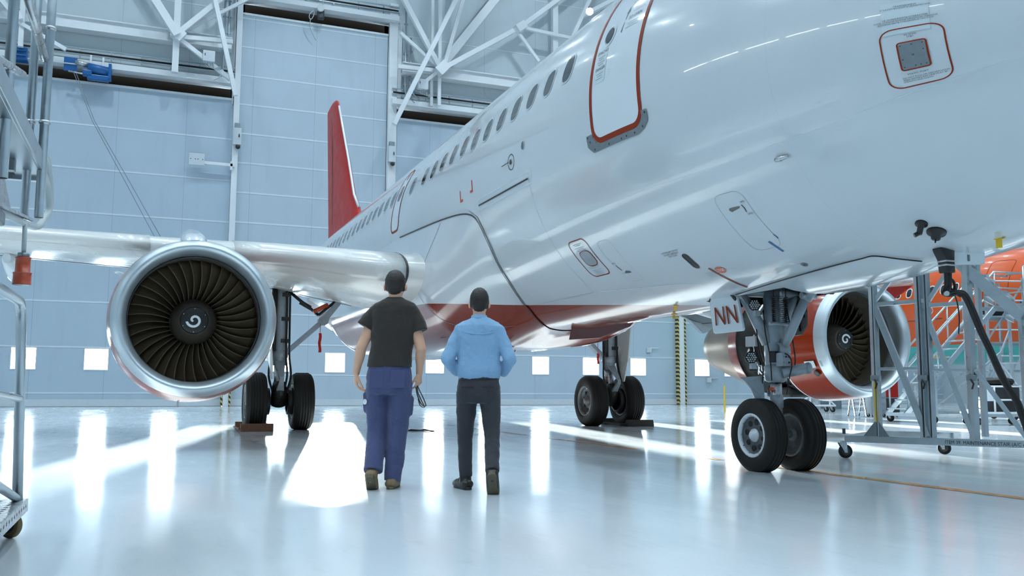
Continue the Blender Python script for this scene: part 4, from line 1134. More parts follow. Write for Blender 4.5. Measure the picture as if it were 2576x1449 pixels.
# lamp clusters
def led(c, nrm):
    c = Vector(c); nrm = Vector(nrm).normalized()
    h = MB().lathe([(-.05, .0001), (-.05, .045), (-.02, .066), (.0, .066), (.004, .058), (.004, .0001)], c, nrm, 24).build('taxi_lamp', M['black'], ng)
    u = nrm.cross(Vector((0, 0, 1))).normalized(); v = u.cross(nrm); mb = MB()
    for q in range(-2, 3):
        for r_ in range(-2, 3):
            x = q * .023 + r_ * .0115; y = r_ * .02
            if x * x + y * y < .053 ** 2: mb.ball(c + nrm * .005 + u * x + v * y, .0095, 6)
    mb.build('led_lens', M['zinc'], h, weld=False)
    MB().bar(c - nrm * .04, c - nrm * .12 + Vector((.08, .04, 0)), .03).box(c + Vector((.02, 0, -.09)), (.06, .05, .06)).build('lamp_bracket', M['gear_grey'], h, weld=False)
led((-.30, NY - .06, 1.75), (-.35, -.93, -.05)); led((-.35, NY - .05, 1.19), (-.4, -.9, .02))
# doors: painted aft doors and the ribbed inner face of the far one
d1 = MB().prism([(-.405, 5.19, 1.895), (-.43, 5.50, 1.893), (-.44, 5.575, 1.878), (-.445, 5.62, 1.83), (-.452, 5.625, 1.80), (-.49, 5.505, 1.475), (-.49, 5.47, 1.458), (-.45, 5.03, 1.466), (-.445, 5.02, 1.49)], (.03, 0, .004)).build('gear_door', M['white'], ng, .006)
vs, fs = text_geo('NN', .40, 'CENTER'); out = []
TLc, TRc, BRc, BLc = Vector((-.44, 5.60, 1.89)), Vector((-.405, 5.19, 1.895)), Vector((-.445, 5.02, 1.475)), Vector((-.49, 5.495, 1.462))
for x, t, _ in vs:
    u = .52 + x * 1.40; v = .20 + t * 1.75
    p = (BLc * (1 - u) + BRc * u) * (1 - v) + (TLc * (1 - u) + TRc * u) * v; out.append(p + Vector((-.016, -.006, 0)))
MB().add(out, fs).build('door_letters', M['decal_red'], d1, weld=False)
MB().tube([(-.405, 5.17, 1.90), (-.43, 5.50, 1.90), (-.445, 5.59, 1.885), (-.45, 5.635, 1.83)], .007, 6).build('door_seal', M['line_dark'], d1)
d2 = MB().prism([(.40, 5.05, 1.88), (.43, 5.80, 1.88), (.47, 5.78, 1.58), (.48, 5.62, 1.44), (.46, 5.22, 1.46), (.44, 5.10, 1.56)], (.03, 0, 0)).build('gear_door', M['dark_steel'], ng, .006)
mb = MB()
for y in (5.2, 5.4, 5.6): mb.bar((.40, y, 1.85), (.455, y + .02, 1.50), .03, .04, up=(1, 0, 0))
mb.bar((.43, 5.12, 1.66), (.44, 5.75, 1.64), .03, .05, up=(1, 0, 0)); mb.build('door_rib', M['gear_dark'], d2, weld=False)
# bits inside the bay
rnd = random.Random(11)
for k in range(10):
    p = Vector((rnd.uniform(-.3, .3), rnd.uniform(4.6, 6.0), rnd.uniform(1.9, 2.2)))
    MB().tube(smooth_path([p, p + Vector((rnd.uniform(-.2, .2), rnd.uniform(-.3, .3), -.1)), p + Vector((rnd.uniform(-.2, .2), rnd.uniform(-.3, .3), .1))], 5), .018, 6).build('bay_pipe', M['dark_steel'] if k % 2 else M['exhaust'], ng)
for s in (-1, 1): wheel((s * .245, NY, .375), .385, .225, ng, M['rim_white'] if s < 0 else M['rim_grey'], .042, s)

# main gear
def main_gear(sg, lab):
    X = sg * 3.795; Y = 16.11
    g = tag(MB().tube([(X - sg * .0, Y, 3.05), (X, Y, 2.4), (X, Y, 1.55), (X, Y, 1.30)], [.15, .155, .15, .14], 24).build('main_landing_gear', M['gear_grey'], plane), lab)
    MB().tube([(X, Y, 1.36), (X, Y, .60)], .105, 24).build('piston', M['zinc'], g)
    MB().lathe([(0, .14), (.03, .175), (.16, .175), (.18, .14)], (X, Y, 1.44), (0, 0, 1), 24).build('stay_collar', M['gear_grey'], g)
    MB().cyl((X - .40, Y, .575), (X + .40, Y, .575), .075, 18).build('axle', M['gear_dark'], g)
    MB().tube([(X, Y - .12, .95), (X, Y - .16, .80), (X, Y, .52)], [.13, .16, .15], 16).build('axle_fork', M['gear_dark'], g)
    for s in (-1, 1):
        MB().lathe([(-.09, .22), (-.08, .27), (.08, .27), (.09, .22)], (X + s * .26, Y, .575), (1, 0, 0), 24).build('brake_unit', M['gear_dark'], g)
        wheel((X + s * .4635, Y, .575), .585, .42, g, M['rim_grey'], .07, s, 5)
    # torque links (front)
    MB().prism([(X - .10, Y - .15, 1.35), (X + .10, Y - .15, 1.35), (X + .04, Y - .52, 1.02), (X - .04, Y - .52, 1.02)], (0, .02, .05)).build('torque_link', M['gear_grey'], g, .01)
    MB().prism([(X - .10, Y - .14, .66), (X + .10, Y - .14, .66), (X + .04, Y - .52, .98), (X - .04, Y - .52, .98)], (0, .02, .05)).build('torque_link', M['gear_grey'], g, .01)
    # folding side stay and lock stay
    kx = sg * 2.93
    MB().bar((X - sg * .12, Y, 1.56), (kx, Y, 2.24), .10, .17, up=(0, 1, 0)).build('lower_side_stay', M['gear_grey'], g, .02)
    st = MB().bar((kx, Y, 2.24), (sg * 2.50, Y + .02, 2.80), .12, .22, up=(0, 1, 0)).build('upper_side_stay', M['gear_grey'], g, .02)
    MB().cyl((kx, Y - .12, 2.24), (kx, Y + .12, 2.24), .10, 20).cyl((kx, Y - .15, 2.24), (kx, Y + .15, 2.24), .04, 14).build('stay_knuckle', M['gear_grey'], g)
    MB().tube([(sg * 3.66, Y - .05, 2.84), (sg * 3.38, Y - .05, 2.62), (sg * 3.03, Y - .05, 2.36)], [.03, .035, .03], 12).bar((sg * 3.42, Y - .05, 2.62), (sg * 3.2, Y - .05, 2.5), .09, .05, up=(0, 1, 0)).build('lock_stay', M['gear_dark'], g)
    MB().tube([(sg * 3.03, Y - .05, 2.36), (sg * 2.62, Y - .05, 2.72)], .028, 12).build('lock_link', M['gear_dark'], g)
    MB().tube([(sg * 3.15, Y - .1, 2.42), (sg * 2.85, Y - .1, 2.58)], .045, 12).build('downlock_actuator', M['plug_red'], g)
    # hoses down the leg
    for k, (dx, dy) in enumerate(((.17, -.05), (-.17, -.06), (.10, -.16))):
        MB().tube(smooth_path([(X + dx, Y + dy, 3.0), (X + dx * 1.05, Y + dy, 2.2), (X + dx * 1.1, Y + dy - .03, 1.5), (X + dx * 1.3, Y + dy - .1, 1.1), (X + dx * .8, Y - .2, .75)], 6), .022, 8).build('hydraulic_hose', M['gear_dark'], g)
    for z in (2.75, 2.25, 1.8): MB().box((X + .08, Y - .13, z), (.16, .1, .08)).build('hose_clamp', M['gear_dark'], g, .01)
    MB().tube([(X - .14, Y - .15, 2.9), (X - .14, Y - .15, 1.6)], .045, 10).build('retraction_rod', M['gear_dark'], g)
    # outboard leg door
    xo = X + sg * .30
    MB().prism([(xo, Y - .55, 2.55), (xo + sg * .06, Y - .5, 2.75), (xo + sg * .06, Y + .62, 2.75), (xo, Y + .62, 1.62), (xo - sg * .03, Y + .45, 1.42), (xo - sg * .1, Y - .12, 1.38), (xo - sg * .14, Y - .36, 1.02), (xo - sg * .14, Y - .42, 1.02), (xo - sg * .1, Y - .55, 1.5)], (sg * .035, 0, 0)).build('gear_leg_door', M['white_wing'], g, .01)
    MB().bar((X, Y, 2.1), (xo, Y, 2.2), .05).build('door_link', M['gear_grey'], g)
    return g
main_gear(-1, 'starboard main gear leg with folding side stay'); main_gear(1, 'port main gear leg behind the belly')
# access door hanging open under the belly, glossy red
MB().prism([(-.013, 10.10, 1.88), (.926, 9.72, 1.96), (.843, 9.766, 1.84), (.41, 9.963, 1.66), (-.054, 10.15, 1.63)], (.03, .06, 0)).build('belly_access_door', M['belly_door'], plane, .01)
# blade antennas under the belly
for x, y, z, L in ((-.4, 11.6, 1.52, .32), (0, 12.6, 1.45, .5), (-1.2, 12.0, 1.55, .35)):
    MB().prism([(x, y, z), (x, y + L, z), (x, y + L * .9, z - .07), (x, y + L * .45, z - .09)], (.02, 0, 0)).build('blade_antenna', M['engine_red'], plane)
# ground power panel: open door and adapter
def gq(u, v, off=0.0):  # local frame of the open panel door: u along, v up
    return Vector((-.205, 2.535, 1.872)) + Vector((.283, -.075, .004)) * u + Vector((0, 0, .138)) * v + Vector((-.25, -.95, .02)) * off
rr = []
for cx_, cy2, a in ((.9, .84, 0), (.1, .84, 90), (.1, .16, 180), (.9, .16, 270)):
    for k in range(5): t = R(a + 22.5 * k); rr.append((cx_ + .09 * cos(t), cy2 + .15 * sin(t)))
gp = MB().loft([[gq(u, v, 0) for u, v in rr], [gq(u, v, .016) for u, v in rr]]).build('ground_power_door', M['white'], plane)
vs, fs = text_geo('PA', .035, 'CENTER')
MB().add([gq(.5 + x / .293, .70 + t / .138 * 1.0, .018) for x, t, _ in vs], fs).build('panel_label', M['decal_dark'], gp, weld=False)
MB().bar(gq(.5, .58, .02), gq(.5, .2, .02), .016, .01).build('strap_latch', M['plate_grey'], gp)
# remove-before-flight streamers
for nm, x, y, z, L, lb in (('streamer', -3.0, 16.0, 1.98, .40, 'thin dark red streamer hanging from the side stay of the starboard main gear'), ('streamer', 3.30, 15.7, 1.66, .24, 'thin dark red streamer hanging under the belly beside the port main gear')):
    P = []; mb = MB()
    for k in range(13):
        t = k / 12; a = .25 * sin(t * 7) ; P.append((Vector((x + .008 * sin(t * 9), y, z - L * t)), a))
    for (p, a), (q, b) in zip(P, P[1:]):
        w = .03
        mb.add([p + Vector((-w * cos(a), w * sin(a), 0)), p + Vector((w * cos(a), -w * sin(a), 0)), q + Vector((w * cos(b), -w * sin(b), 0)), q + Vector((-w * cos(b), w * sin(b), 0))], [(0, 1, 2, 3)], True)
    mb.tube([(x, y, z), (x, y, z + .24)], .006, 6)
    tag(mb.build(nm, M['red']), lb, 'streamer')
# chocks
def chock(c, rz, mat, L, label):
    r = tag(empty('wheel_chock', (c[0], c[1], 0)), label, 'wheel chock')
    m3 = Matrix.Rotation(rz, 3, 'Z'); C0 = Vector((c[0], c[1], 0))
    for s in (-1, 1):
        q = [Vector((-L / 2, s * .70, 0)), Vector((-L / 2, s * .48, 0)), Vector((-L / 2, s * .56, .15)), Vector((-L / 2, s * .66, .15))]
        MB().prism([C0 + m3 @ p for p in q], m3 @ Vector((L, 0, 0))).build('wedge', mat, r, .01)
    MB().bar(C0 + m3 @ Vector((-L / 2 - .02, -.6, .05)), C0 + m3 @ Vector((-L / 2 - .02, .6, .05)), .03).build('tie_bar', mat, r)
    return r
chock((-4.26, 16.11), 0, M['wood'], .62, 'brown wheel chock under the outboard wheel of the starboard main gear')
chock((4.26, 16.11), 0, M['chock'], .66, 'dark wheel chock under the outboard wheel of the port main gear')
# ------------------------------------------------------------------ ground equipment
def caster(c, r, parent, ang=0.0, wheel_mat=None, w=None):
    """swivel caster: floor point c, wheel radius r"""
    x, y = c; w = w or r * .55; d = Matrix.Rotation(ang, 3, 'Z'); ax = d @ Vector((1, 0, 0)); tr = d @ Vector((0, 1, 0))
    o = Vector((x, y, r)); h = r * 2.55
    t = MB().lathe([(-w / 2, r * .62), (-w / 2, r * .92), (-w * .3, r), (w * .3, r), (w / 2, r * .92), (w / 2, r * .62)], o, ax, 28).build('caster', wheel_mat or M['rubber'], parent)
    hub = MB().lathe([(-w * .42, r * .64), (-w * .36, r * .2), (-w * .5, r * .16), (-w * .5, .0001)], o, ax, 24).lathe([(w * .42, r * .64), (w * .36, r * .2), (w * .5, r * .16), (w * .5, .0001)], o, ax, 24)
    hub.build('hub', M['dark_steel'], t)
    f = MB(); off = tr * (r * .45)
    for s in (-1, 1):
        q = ax * (s * w * .68)
        f.prism([o + q - tr * r * .2 + Vector((0, 0, -r * .2)), o + q + tr * r * .2 + Vector((0, 0, -r * .2)), o + q + off + tr * r * .55 + Vector((0, 0, r * 1.25)), o + q + off - tr * r * .55 + Vector((0, 0, r * 1.25))], ax * (s * w * .10))
    f.cyl(o - ax * w * .85, o + ax * w * .85, r * .12, 10)
    f.box(o + off + Vector((0, 0, r * 1.3)), (w * 1.7, w * 1.7, r * .16), ang).cyl(o + off + Vector((0, 0, r * 1.3)), o + off + Vector((0, 0, r * 1.55)), r * .3, 14)
    f.build('fork', M['zinc'], t, weld=False)
    return t

# --- maintenance stair beside the nose
A0, E0, N0 = Vector((1.962, 6.237, 0)), Vector((.5524, -.8336, 0)), Vector((.8336, .5524, 0))
def P0(s, z, d=0.0): return A0 + E0 * s + N0 * d + Vector((0, 0, z))
ms = tag(empty('maintenance_stair', P0(.9, 0, .8)), 'aluminium wheeled maintenance stair with lettered base beam beside the airliner nose', 'stair')
def bar(a, b, w, h, name, par, mat='alu', bev=.004): return MB().bar(P0(*a), P0(*b), w, h).build(name, M[mat], par, bev)
bar((-.02, .245), (3.4, .245), .07, .085, 'base_beam', ms)
bar((.0, .245, 1.6), (.98, .245, 1.6), .07, .085, 'base_beam', ms)
for s in (.02, .92): bar((s, .25, 0), (s, .25, 1.6), .07, .08, 'cross_beam', ms)
bar((-.03, .30, 0), (-.03, .37, 0), .03, .03, 'stop_pin', ms, 'dark_steel')
for i, (s, w) in enumerate(((.385, .075), (.915, .06), (1.0, .07), (1.46, .085))):
    p = bar((s, .28), (s, 3.25), w, .08, 'post', ms)
    MB().bar(P0(s - .0, .29, -.042), P0(s, 3.2, -.042), .012, .012).build('groove', M['dark_steel'], p)
for s, d in ((1.46, .85),): bar((s, .28, d), (s, 3.25, d), .06, .06, 'post', ms)
for a, b, w in (((.385, 1.92), (.98, 1.94), .05), ((1.0, 1.88), (1.46, 1.885), .05), ((.385, 1.115), (.95, 1.118), .035), ((.95, 1.10), (1.46, 1.09), .035), ((1.46, 1.5, 0), (1.46, 1.5, .85), .05)): bar(a, b, w, w, 'rail', ms)
for a, b, w in (((.40, 1.90), (.95, .30), .075), ((1.0, 1.74), (1.45, .31), .06), ((.40, 1.96), (.80, 2.48), .05), ((1.03, 1.94), (1.50, 2.66), .05)): bar(a, b, w, w, 'brace', ms)
MB().prism([P0(.22, .288, -.045), P0(.52, .288, -.045), P0(.40, .47, -.045), P0(.36, .47, -.045)], N0 * .02).build('gusset', M['plate_grey'], ms)
for s in (.385, .93, 1.46):
    c = MB().box(P0(s, 1.0, -.02), (.11, .11, .07), math.atan2(E0.y, E0.x)).build('clamp', M['alu_dull'], ms, .01)
    MB().tube([P0(s, .98, -.09), P0(s + .03, .93, -.11), P0(s + .01, .87, -.10)], .012, 7).build('clamp_lever', M['black'], c)
MB().bar(P0(.385, .46, -.044), P0(.385, .95, -.044), .045, .006, up=tuple(N0)).build('yellow_band', M['yellow'], ms)
# flight: stringers, treads
def line_z(s): return 2.33 - (s - 1.42) * 1.066
for d in (0, .8): bar((.55, line_z(.55), d), (3.35, line_z(3.35), d), .05, .13, 'stringer', ms)
k = 0; z = 3.1
while z > .45:
    s = 1.42 + (2.33 - z) / 1.066
    t = MB().box(P0(s, z, .4), (.25, .78, .035), math.atan2(E0.y, E0.x)).box(P0(s - .12, z - .03, .4), (.012, .78, .07), math.atan2(E0.y, E0.x)).build('tread', M['alu'], ms)
    mb = MB()
    for j in range(11): mb.cyl(P0(s - .1275, z - .035, .08 + j * .064), P0(s - .1262, z - .035, .08 + j * .064), .009, 8)
    mb.build('tread_hole', M['dark_bay'], t, weld=False)
    z -= .225
for a, b in (((2.02, 1.66, 0), (2.45, 2.35, 0)), ((2.0, .28, 0), (2.0, 1.7, 0)), ((2.9, .28, 0), (2.9, .74, 0)), ((1.5, 1.1, 0), (2.0, .30, 0)), ((2.45, 1.25, 0), (2.45, 2.35, 0)), ((3.2, .45, 0), (3.2, 1.5, 0)), ((3.2, 1.5, 0), (2.45, 2.35, 0)), ((2.45, 2.35, 0), (1.46, 3.3, 0)), ((2.45, 1.25, .8), (2.45, 2.35, .8)), ((3.2, .45, .8), (3.2, 1.5, .8)), ((3.2, 1.5, .8), (1.46, 3.3, .8))): bar(a, b, .05, .05, 'handrail', ms)
MB().box(P0(.75, 3.28, .45), (1.5, .85, .06), math.atan2(E0.y, E0.x)).build('platform', M['alu'], ms, .01)
vs, fs = text_geo('ITEM 39. MAINTENANCE STAIR (A/C A320 ONLY)', .060)
MB().add([P0(1.14, .222, -.0445) + E0 * x * .83 + Vector((0, 0, t)) for x, t, _ in vs], fs).build('stencil_lettering', M['line_dark'], ms, weld=False)
for s, d in ((-.02, .0), (.87, 1.52), (2.9, .05), (2.9, .8)):
    p = P0(s, 0, d); caster((p.x, p.y), .085, ms, .5 if d else 1.2)

# --- ground power cable hanging from the nose
gc = tag(empty('ground_power_cable', (-.25, 2.5, 1.9)), 'thick black ground power cable hanging from the belly and curving down past the maintenance stair', 'cable')
MB().loft([[Vector((x0 + a * w_, 2.53 + b * .045, z)) for a, b in ((-1, -1), (1, -1), (1, 1), (-1, 1))] for z, x0, w_ in ((2.0, -.285, .075), (1.97, -.28, .072), (1.90, -.262, .048), (1.80, -.255, .045))]).build('connector_boot', M['black'], gc, .01)
for z in (1.895, 1.862): MB().box((-.262, 2.53, z), (.098, .094, .014)).build('clamp_band', M['zinc'], gc, .003)
for k, (ox, oy, r) in enumerate(((0, 0, .018), (.014, .022, .016), (.004, -.022, .013), (-.010, .010, .014))):
    pts = [(-.25 + ox, 2.53 + oy, 1.82), (-.247 + ox, 2.54 + oy, 1.70), (-.272 + ox, 2.55 + oy, 1.635), (-.20 + ox, 2.55 + oy, 1.628 + .012 * k), (-.09 + ox, 2.55 + oy, 1.650), (-.02 + ox, 2.55 + oy, 1.575), (.09 + ox, 2.55 + oy, 1.36), (.20 + ox * .5, 2.55 + oy, 1.17), (.33 + ox * .5, 2.55 + oy, .94), (.47 + ox * .4, 2.55 + oy, .76), (.52 + ox * .4, 2.54 + oy, .62), (.62, 2.45 + oy, .25), (.85 + ox, 2.2 + oy, .05), (1.6 + ox, 1.4 + oy, .03)]
    MB().tube(smooth_path(pts, 8), r, 12).build('conductor', M['black_cable'], gc)
MB().tube([(-.283, 2.515, 1.632), (-.272, 2.54, 1.635)], .020, 14).build('cable_end_ring', M['zinc'], gc)
MB().tube(smooth_path([(-.20, 2.58, 1.75), (-.14, 2.56, 1.6), (-.115, 2.56, 1.45), (-.125, 2.56, 1.36), (-.13, 2.56, 1.31)], 6), .006, 6).build('control_lead', M['black_cable'], gc)
MB().tube(smooth_path([(-.215, 2.58, 1.78), (-.16, 2.56, 1.74), (-.15, 2.55, 1.65), (-.10, 2.55, 1.62)], 6), .012, 8).build('control_lead', M['black_cable'], gc)

# --- overhead docking platform at the left
dk = tag(empty('docking_platform', (-7.9, 1.6, 0)), 'aluminium overhead docking platform with tall tubes at the top left', 'platform')
MB().box((-6.87, 1.2, 2.105), (.05, 3.3, .10)).box((-6.93, 1.2, 2.06), (.14, 3.3, .012)).build('edge_channel', M['alu'], dk, .004)
MB().box((-7.55, 1.2, 2.13), (1.3, 3.2, .03)).build('deck', M['dark_steel'], dk)  # dark colour stands in for the dark reflection under the deck
MB().box((-7.55, 2.83, 2.09), (1.35, .05, .12)).build('end_channel', M['alu'], dk, .004)
for y in (.5, 1.5, 2.4): MB().box((-7.55, y, 2.05), (1.2, .06, .12)).build('deck_joist', M['alu_dull'], dk)
for y, x, z0, r in ((1.60, -6.89, 1.785, .023), (2.66, -6.925, 1.75, .023), (2.64, -6.85, 1.79, .024)):
    p = MB().tube([(x, y, z0), (x, y, 3.9)], r, 20).build('guard_tube', M['steel'], dk)
    MB().tube([(x, y, z0 - .001), (x, y, z0 + .002)], r * .9, 18).build('tube_end', M['dark_bay'], p)
    for z in (2.75, 2.2): MB().lathe([(-.012, r), (-.006, r + .006), (.006, r + .006), (.012, r)], (x, y, z + .05 * y), (0, 0, 1), 18).build('weld_ring', M['zinc'], p)
MB().tube([(-6.87, 1.62, 2.75), (-6.865, 2.60, 2.69)], .022, 14).build('diagonal_tube', M['zinc'], dk)
MB().tube([(-6.87, .4, 2.02), (-6.87, 1.2, 2.20), (-6.90, 2.1, 2.43)], .016, 12).build('rail_tube', M['zinc'], dk)
MB().prism([(-6.92, 1.0, 1.62), (-6.92, 2.18, 1.715), (-6.92, 2.12, 1.745), (-6.92, 1.35, 2.06), (-6.92, 1.0, 2.06)], (-.012, 0, 0)).build('web_plate', M['zinc'], dk)
MB().prism([(-6.86, .9, 1.565), (-6.86, 2.55, 1.75), (-7.6, 2.55, 1.75), (-7.6, .9, 1.565)], (0, 0, .014)).build('foot_plate', M['zinc'], dk)
for y in (.0, 2.6):
    MB().box((-8.3, y, 1.05), (.09, .09, 2.1)).build('column', M['alu'], dk)
MB().box((-8.3, 1.3, .05), (.12, 3.2, .1)).build('column_base', M['alu'], dk)
MB().box((-6.93, 1.45, 1.60), (.12, .35, .06)).build('connector_block', M['plate_grey'], dk, .01)
c = MB()
for q, zz in ((0, 2.17), (.05, 2.05)):
    c.tube(smooth_path([(-6.86, 2.74, zz + .03), (-6.855, 3.0, zz), (-6.85, 3.18 - q * 1.2, 1.98 - q), (-6.86, 3.05 - q, 1.85), (-6.87, 2.75, 1.755), (-6.88, 2.3, 1.70), (-6.89, 1.9, 1.665), (-6.90, 1.3, 1.60)], 8), .019, 10)
c.build('power_cable', M['cable_grey'], dk)
pg = tag(empty('hanging_plug', (-6.87, 2.30, 1.38)), 'red-orange industrial plug hanging on a grey cable beside the docking tubes', 'plug')
MB().tube([(-6.87, 2.27, 1.70), (-6.87, 2.285, 1.62), (-6.87, 2.29, 1.535)], .0115, 12).build('cable', M['cable_grey'], pg)
MB().lathe([(0, .0001), (0, .028), (.025, .028), (.03, .0001)], (-6.87, 2.29, 1.515), (0, 0, 1), 22).build('gland', M['plate_grey'], pg)
MB().lathe([(0, .0001), (0, .043), (.004, .046), (.008, .043), (.055, .043), (.060, .046), (.065, .042), (.066, .036), (.135, .035), (.138, .038), (.143, .038), (.144, .0001)], (-6.87, 2.29, 1.375), (0, 0, 1), 26).build('plug_body', M['plug_red'], pg)
MB().lathe([(0, .0001), (0, .032), (.004, .034)], (-6.87, 2.29, 1.372), (0, 0, 1), 20).build('plug_insert', M['film'], pg)

# --- rolling step at the lower left
rs = tag(empty('rolling_step', (-7.3, 2.2, 0)), 'wheeled metal step platform with bent tube handrail at the lower left corner', 'step')
MB().box((-7.39, 2.02, .185), (1.04, 2.26, .035)).build('step_deck', M['zinc'], rs, .006)
mb = MB()
for i in range(14):
    for j in range(26): mb.cyl((-7.84 + i * .07, 1.0 + j * .082, .2026), (-7.84 + i * .07, 1.0 + j * .082, .2034), .012, 6)
tag(mb.build('deck_perforation', M['dark_steel'], rs, weld=False), kind='stuff')
sd = MB().box((-6.872, 2.02, .165), (.008, 2.26, .07)).box((-7.39, 3.152, .165), (1.04, .008, .07)).build('side_skirt', M['zinc'], rs)
mb = MB()
for j in range(22): mb.cyl((-6.8675, 1.05 + j * .095, .17), (-6.8665, 1.05 + j * .095, .17), .010, 8)
mb.build('skirt_hole', M['dark_steel'], sd, weld=False)
MB().tube(fillet([(-6.95, .93, 1.33), (-6.95, 3.0, 1.345), (-6.915, 3.06, .2)], .16, 8), .0285, 16).build('handrail', M['alu'], rs)
MB().tube([(-6.95, .93, .87), (-6.93, 3.02, .785)], .021, 14).build('mid_rail', M['alu'], rs)
MB().tube([(-6.95, 1.9, .46), (-6.92, 3.05, .215)], .024, 14).build('low_brace', M['alu'], rs)
MB().tube([(-6.95, .93, .2), (-6.95, .93, 1.33)], .0285, 16).build('handrail_post', M['alu'], rs)
M['tan_wheel'] = simple('tan_polyurethane', (110, 92, 58), .4, 0, .15, 14)
caster((-6.935, 3.0), .072, rs, .9, M['tan_wheel']); caster((-6.95, 1.05), .072, rs, .3, M['tan_wheel'])
caster((-7.75, 2.8), .072, rs, .3, M['tan_wheel']); caster((-7.75, 1.05), .072, rs, .3, M['tan_wheel'])

# --- strap lying on the floor under the belly
MB_ = MB()
for k in range(3):
    q = smooth_path([(-1.36, 15.05 - k * .05, .008), (-1.28, 14.97, .008 + .006 * k), (-1.18 + .02 * k, 14.84, .01), (-1.08, 14.70 + .03 * k, .012 + .01 * k), (-.95 - .03 * k, 14.52, .008)], 6)
    MB_.tube(q, .009, 6)
tag(MB_.build('tie_strap', M['line_dark']), 'thin dark strap lying on the floor under the belly behind the two men', 'strap')

# --- second aircraft
o2 = tag(empty('orange_airliner', (22.7, 25, 0)), 'orange airliner with teal belly parked behind the stairs at the right', 'airplane')
def or_mat():
    t = NT('orange_teal_hull'); pos, x = t.pos(); n = t.noise(1.2, 4, .5, pos)
    c = t.mix(n, lin((206, 76, 8)), lin((218, 88, 14)))
    c = t.mix(t.math('LESS_THAN', x[2], 2.52), c, lin((78, 178, 172)))
    return t.out(c, .3, 0, spec=.35, coat=.12)
M['orange_hull'] = or_mat()
f2 = hull_mesh('fuselage', M['orange_hull'], o2, 22.7, 14.76, 17.5)
def F2(y, p, off=0.0): return FUS(y, p, off) + Vector((22.7, 14.76, 0))
for i in range(10):
    y = 6.2 + .5435 * i
    w = band('cabin_window', oval(y, 1.262, .135, .185, 24, 2.7), .04, M['white_mark'], f2, .006, surf=F2)
    patch('pane', oval(y, 1.262, .118, .167, 24, 2.7), M['glass_dark'], w, .004, 3, surf=F2)
d3 = rrect(4.60, 5.545, .75, 1.793, .16); q = band('passenger_door', d3, .02, M['decal_red'], f2, .006, surf=F2)
band('sensor_circle', oval(7.85, 1.64, .12, .11, 24), .02, M['white_mark'], f2, .006, surf=F2); patch('sensor_disc', oval(7.85, 1.64, .03, .035, 14), M['line_dark'], f2, .008, 2, surf=F2)
band('cargo_hinge', [(9.2, 1.795), (7.36, 1.795)], .03, M['line_dark'], f2, .006, False, surf=F2)
MB().cyl((22.7, 19.8, .0), (22.7, 19.8, 2.0), .11, 16).cyl((22.4, 19.8, .38), (23.0, 19.8, .38), .38, 24).build('nose_landing_gear', M['gear_dark'], o2)
MB().box((22.7, 31.0, .95), (1.2, 1.2, 1.9)).build('support_jack', M['gear_grey'], o2)

# --- distant stair in front of the orange aircraft
O2, E2, N2 = Vector((12.95, 15.79, 0)), Vector((.9293, -.3693, 0)), Vector((.3693, .9293, 0))
def P2(a, b, z): return O2 + E2 * a + N2 * b + Vector((0, 0, z))
bs = tag(empty('boarding_stair', P2(1.2, 1, 0)), 'tall wheeled aluminium access stair with platform in front of the orange aircraft', 'stair')
W_, Q_ = (E2 * .95 + N2 * .30).normalized(), (E2 * .30 - N2 * .95).normalized()
S0 = P2(-.55, .5, 0)
def PS(u, q, z): return S0 + W_ * u + Q_ * q + Vector((0, 0, z))
nst = 12
RUN = .26
for k in range(nst):
    z = .35 + k * .235
    t = MB().box(PS(RUN * k, .35, z), (.66, .24, .035), math.atan2(Q_.y, Q_.x)).build('tread', M['alu'], bs)
    if k == 6: MB().box(PS(RUN * k - .125, .35, z), (.5, .01, .04), math.atan2(Q_.y, Q_.x)).build('warning_tape', M['yellow'], t)
for q in (0, .7):
    MB().bar(PS(-.1, q, .2), PS(RUN * nst, q, .35 + nst * .235), .05, .13).build('stringer', M['alu'], bs)
    for h in (.55, 1.0):
        MB().tube([PS(-.15, q, .3 + h), PS(RUN * nst, q, .35 + nst * .235 + h), PS(RUN * nst + 1.2, q, .35 + nst * .235 + h)], .028, 10).build('handrail', M['alu'], bs)
    for k in (0, 4, 8, 12): MB().tube([PS(RUN * k, q, .35 + k * .235), PS(RUN * k, q, 1.35 + k * .235)], .024, 8).build('baluster', M['alu'], bs)
zt = .35 + nst * .235
MB().box(PS(RUN * nst + .6, .8, zt), (1.75, 1.35, .06), math.atan2(Q_.y, Q_.x)).build('platform', M['alu_dull'], bs, .01)
for u, q in ((3.2, .0), (3.2, 1.6), (4.3, 0), (4.3, 1.6), (.9, 0), (.9, .7)):
    MB().bar(PS(u, q, .22), PS(u, q, zt if u > 1 else 1.35), .07, .07).build('leg_post', M['alu'], bs)
for a, b in (((3.2, 0, .6), (4.3, 0, 2.6)), ((3.2, 1.6, .5), (3.2, 0, 2.4)), ((.9, 0, .5), (3.2, 0, 1.7)), ((3.2, 0, 1.6), (3.2, 1.6, 1.6)), ((.9, .7, .4), (3.2, .7, 1.9))): MB().bar(PS(*a), PS(*b), .045, .045).build('brace', M['alu'], bs)
for h in (.5, 1.05):
    MB().tube([PS(3.2, 1.6, zt + h), PS(4.3, 1.6, zt + h), PS(4.3, .0, zt + h)], .026, 8).build('guard_rail', M['alu'], bs)
for u in (3.2, 3.6): MB().tube([PS(u, 1.6, zt), PS(u, 1.6, zt + 1.05)], .024, 8).build('baluster', M['alu'], bs)
MB().bar(PS(-.1, 0, .2), PS(4.4, 0, .2), .08).bar(PS(-.1, 1.6, .2), PS(4.4, 1.6, .2), .08).bar(PS(-.1, 0, .2), PS(-.1, 1.6, .2), .08).bar(PS(4.4, 0, .2), PS(4.4, 1.6, .2), .08).build('base_frame', M['alu'], bs, weld=False)
